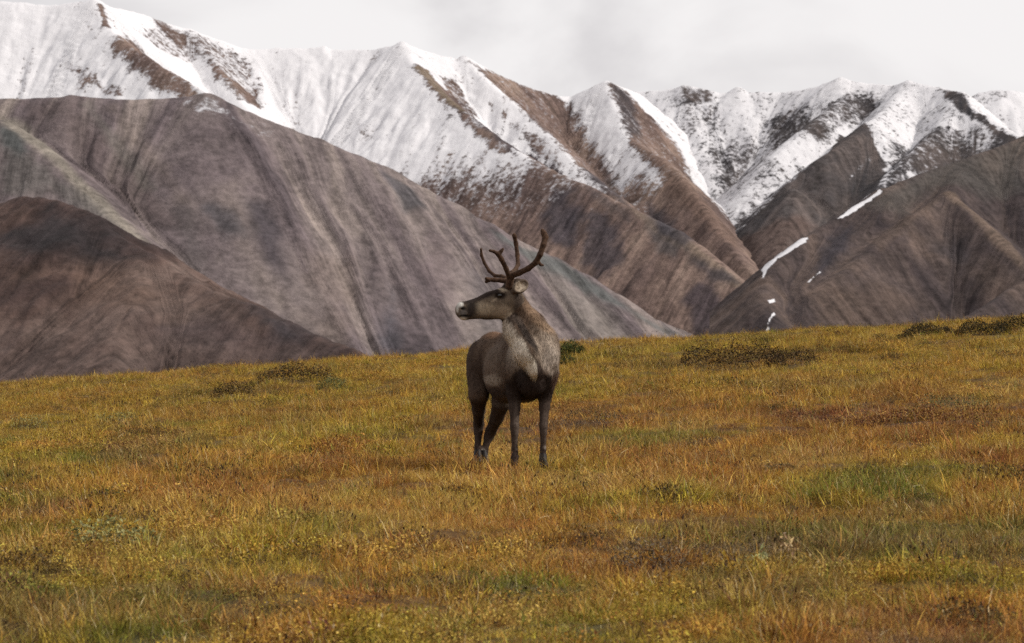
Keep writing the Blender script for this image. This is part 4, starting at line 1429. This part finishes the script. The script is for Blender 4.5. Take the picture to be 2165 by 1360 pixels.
# cloven hooves
mh, N, L, b, out = material('hoof_horn', .5)
b.inputs['Base Color'].default_value = (.018, .014, .012, 1)
for hx, hy in ((1088, -.53), (1148, -.53), (1010, .65), (1023, .70)):
    gx = float(cp(hx, 980, hy)[0])
    gz = float(ground_z(np.array([gx]), np.array([CAR_D + hy]))[0]) - CAR_Z
    A = Field((gx - .08, hy - .14, gz - .03), (gx + .08, hy + .12, gz + .13), .006)
    for sx in (-1, 1):
        A.ellipsoid((gx + sx * .024, hy - .02, gz + .030), (.021, .060, .030), yaw=-sx * .18, k=.004)
        A.bone((gx + sx * .020, hy + .02, gz + .035), (gx + sx * .010, hy + .045, gz + .085), .020, .022, k=.012)
        A.ellipsoid((gx + sx * .022, hy + .062, gz + .055), (.010, .012, .020), k=.006)
    A.bone((gx, hy + .03, gz + .07), (gx, hy + .05, gz + .12), .028, .027, k=.015)
    v, q = A.surface()
    link('hoof', mesh_from('hoof', v, q), mh, car)

# ------------------------------------------------------------------ dwarf shrubs and single plants that stand out of the sward
MAT_SHRUB = leaf_material('shrub_leaves', 'GEOMETRY', 'shrub_colour')
mt, N, L, b, out = material('shrub_twigs', .9)
tc = N.new('ShaderNodeTexCoord')
L.new(n_mix(N, L, n_map(N, L, n_noise(N, L, tc.outputs['Object'], 40, 3), .35, .65), (.045, .033, .024), (.17, .135, .095)), b.inputs['Base Color'])


def shrub(name, px, py, w, h, colours, leaf, density, label, category, depth, twigs, seed, twig_len, group, site):
    """low mat of leaves on a tangle of twigs; px, py = foot of the plant in the photograph, w, h in metres"""
    r = random.Random(1000 + seed)
    gx, gy = site
    gz = float(ground_z(np.array([gx]), np.array([gy]))[0])
    e = bpy.data.objects.new(name, None)
    COL.objects.link(e)
    e.location = (gx, gy, gz)
    e['label'], e['category'] = label, category
    if group:
        e['group'] = group
    lobes = [(r.uniform(-.8, .8) * w / 2, r.uniform(-.7, .7) * depth / 2, r.uniform(.28, .5) * min(w, depth), r.uniform(.6, 1.0) * h) for _ in range(7)]
    lobes.append((0, 0, min(w, depth) * .45, h))

    def spots(n):
        g = np.random.default_rng(seed)
        x, y = g.uniform(-.55, .55, n) * w, g.uniform(-.55, .55, n) * depth
        t = np.max([lz * np.sqrt(np.clip(1 - ((x - lx) ** 2 + (y - ly) ** 2) / lr ** 2, 0, 1)) for lx, ly, lr, lz in lobes], 0)
        return x, y, t, ground_z(gx + x, gy + y) - gz
    B, cols = Blades(), []
    x, y, t, fl = spots(density * 4)
    for k in np.nonzero(t > .012)[0][:density]:
        z = t[k] * (r.random() ** .5) * r.uniform(.8, 1.15) + fl[k]
        B.leaf((x[k], y[k], z), (r.gauss(0, 1), r.gauss(0, 1), r.gauss(.35, .6)), (r.gauss(0, .5), r.gauss(0, .5), 1), leaf * r.uniform(.6, 1.4), leaf * r.uniform(.4, .65), r.random() * .9)
        cols += [colours[int(r.random() ** 1.4 * len(colours))]] * 4
    me = B.mesh('foliage')
    set_attr(me, 'shrub_colour', np.array(cols), 'FLOAT_COLOR')
    link('foliage', me, MAT_SHRUB, e, kind='stuff')
    T = Blades()
    x, y, t, fl = spots(twigs)
    for k in range(twigs):
        T.blade((x[k], y[k], fl[k] - .01), r.uniform(0, 6.28), max(t[k], .03) * r.uniform(.8, 1.4), .006, r.uniform(.3, 1.6) * twig_len * 2, .5, 4)
    link('twigs', T.mesh('twigs'), mt, e, kind='stuff')
    return e


for spec in SHRUBS:
    shrub(**spec)
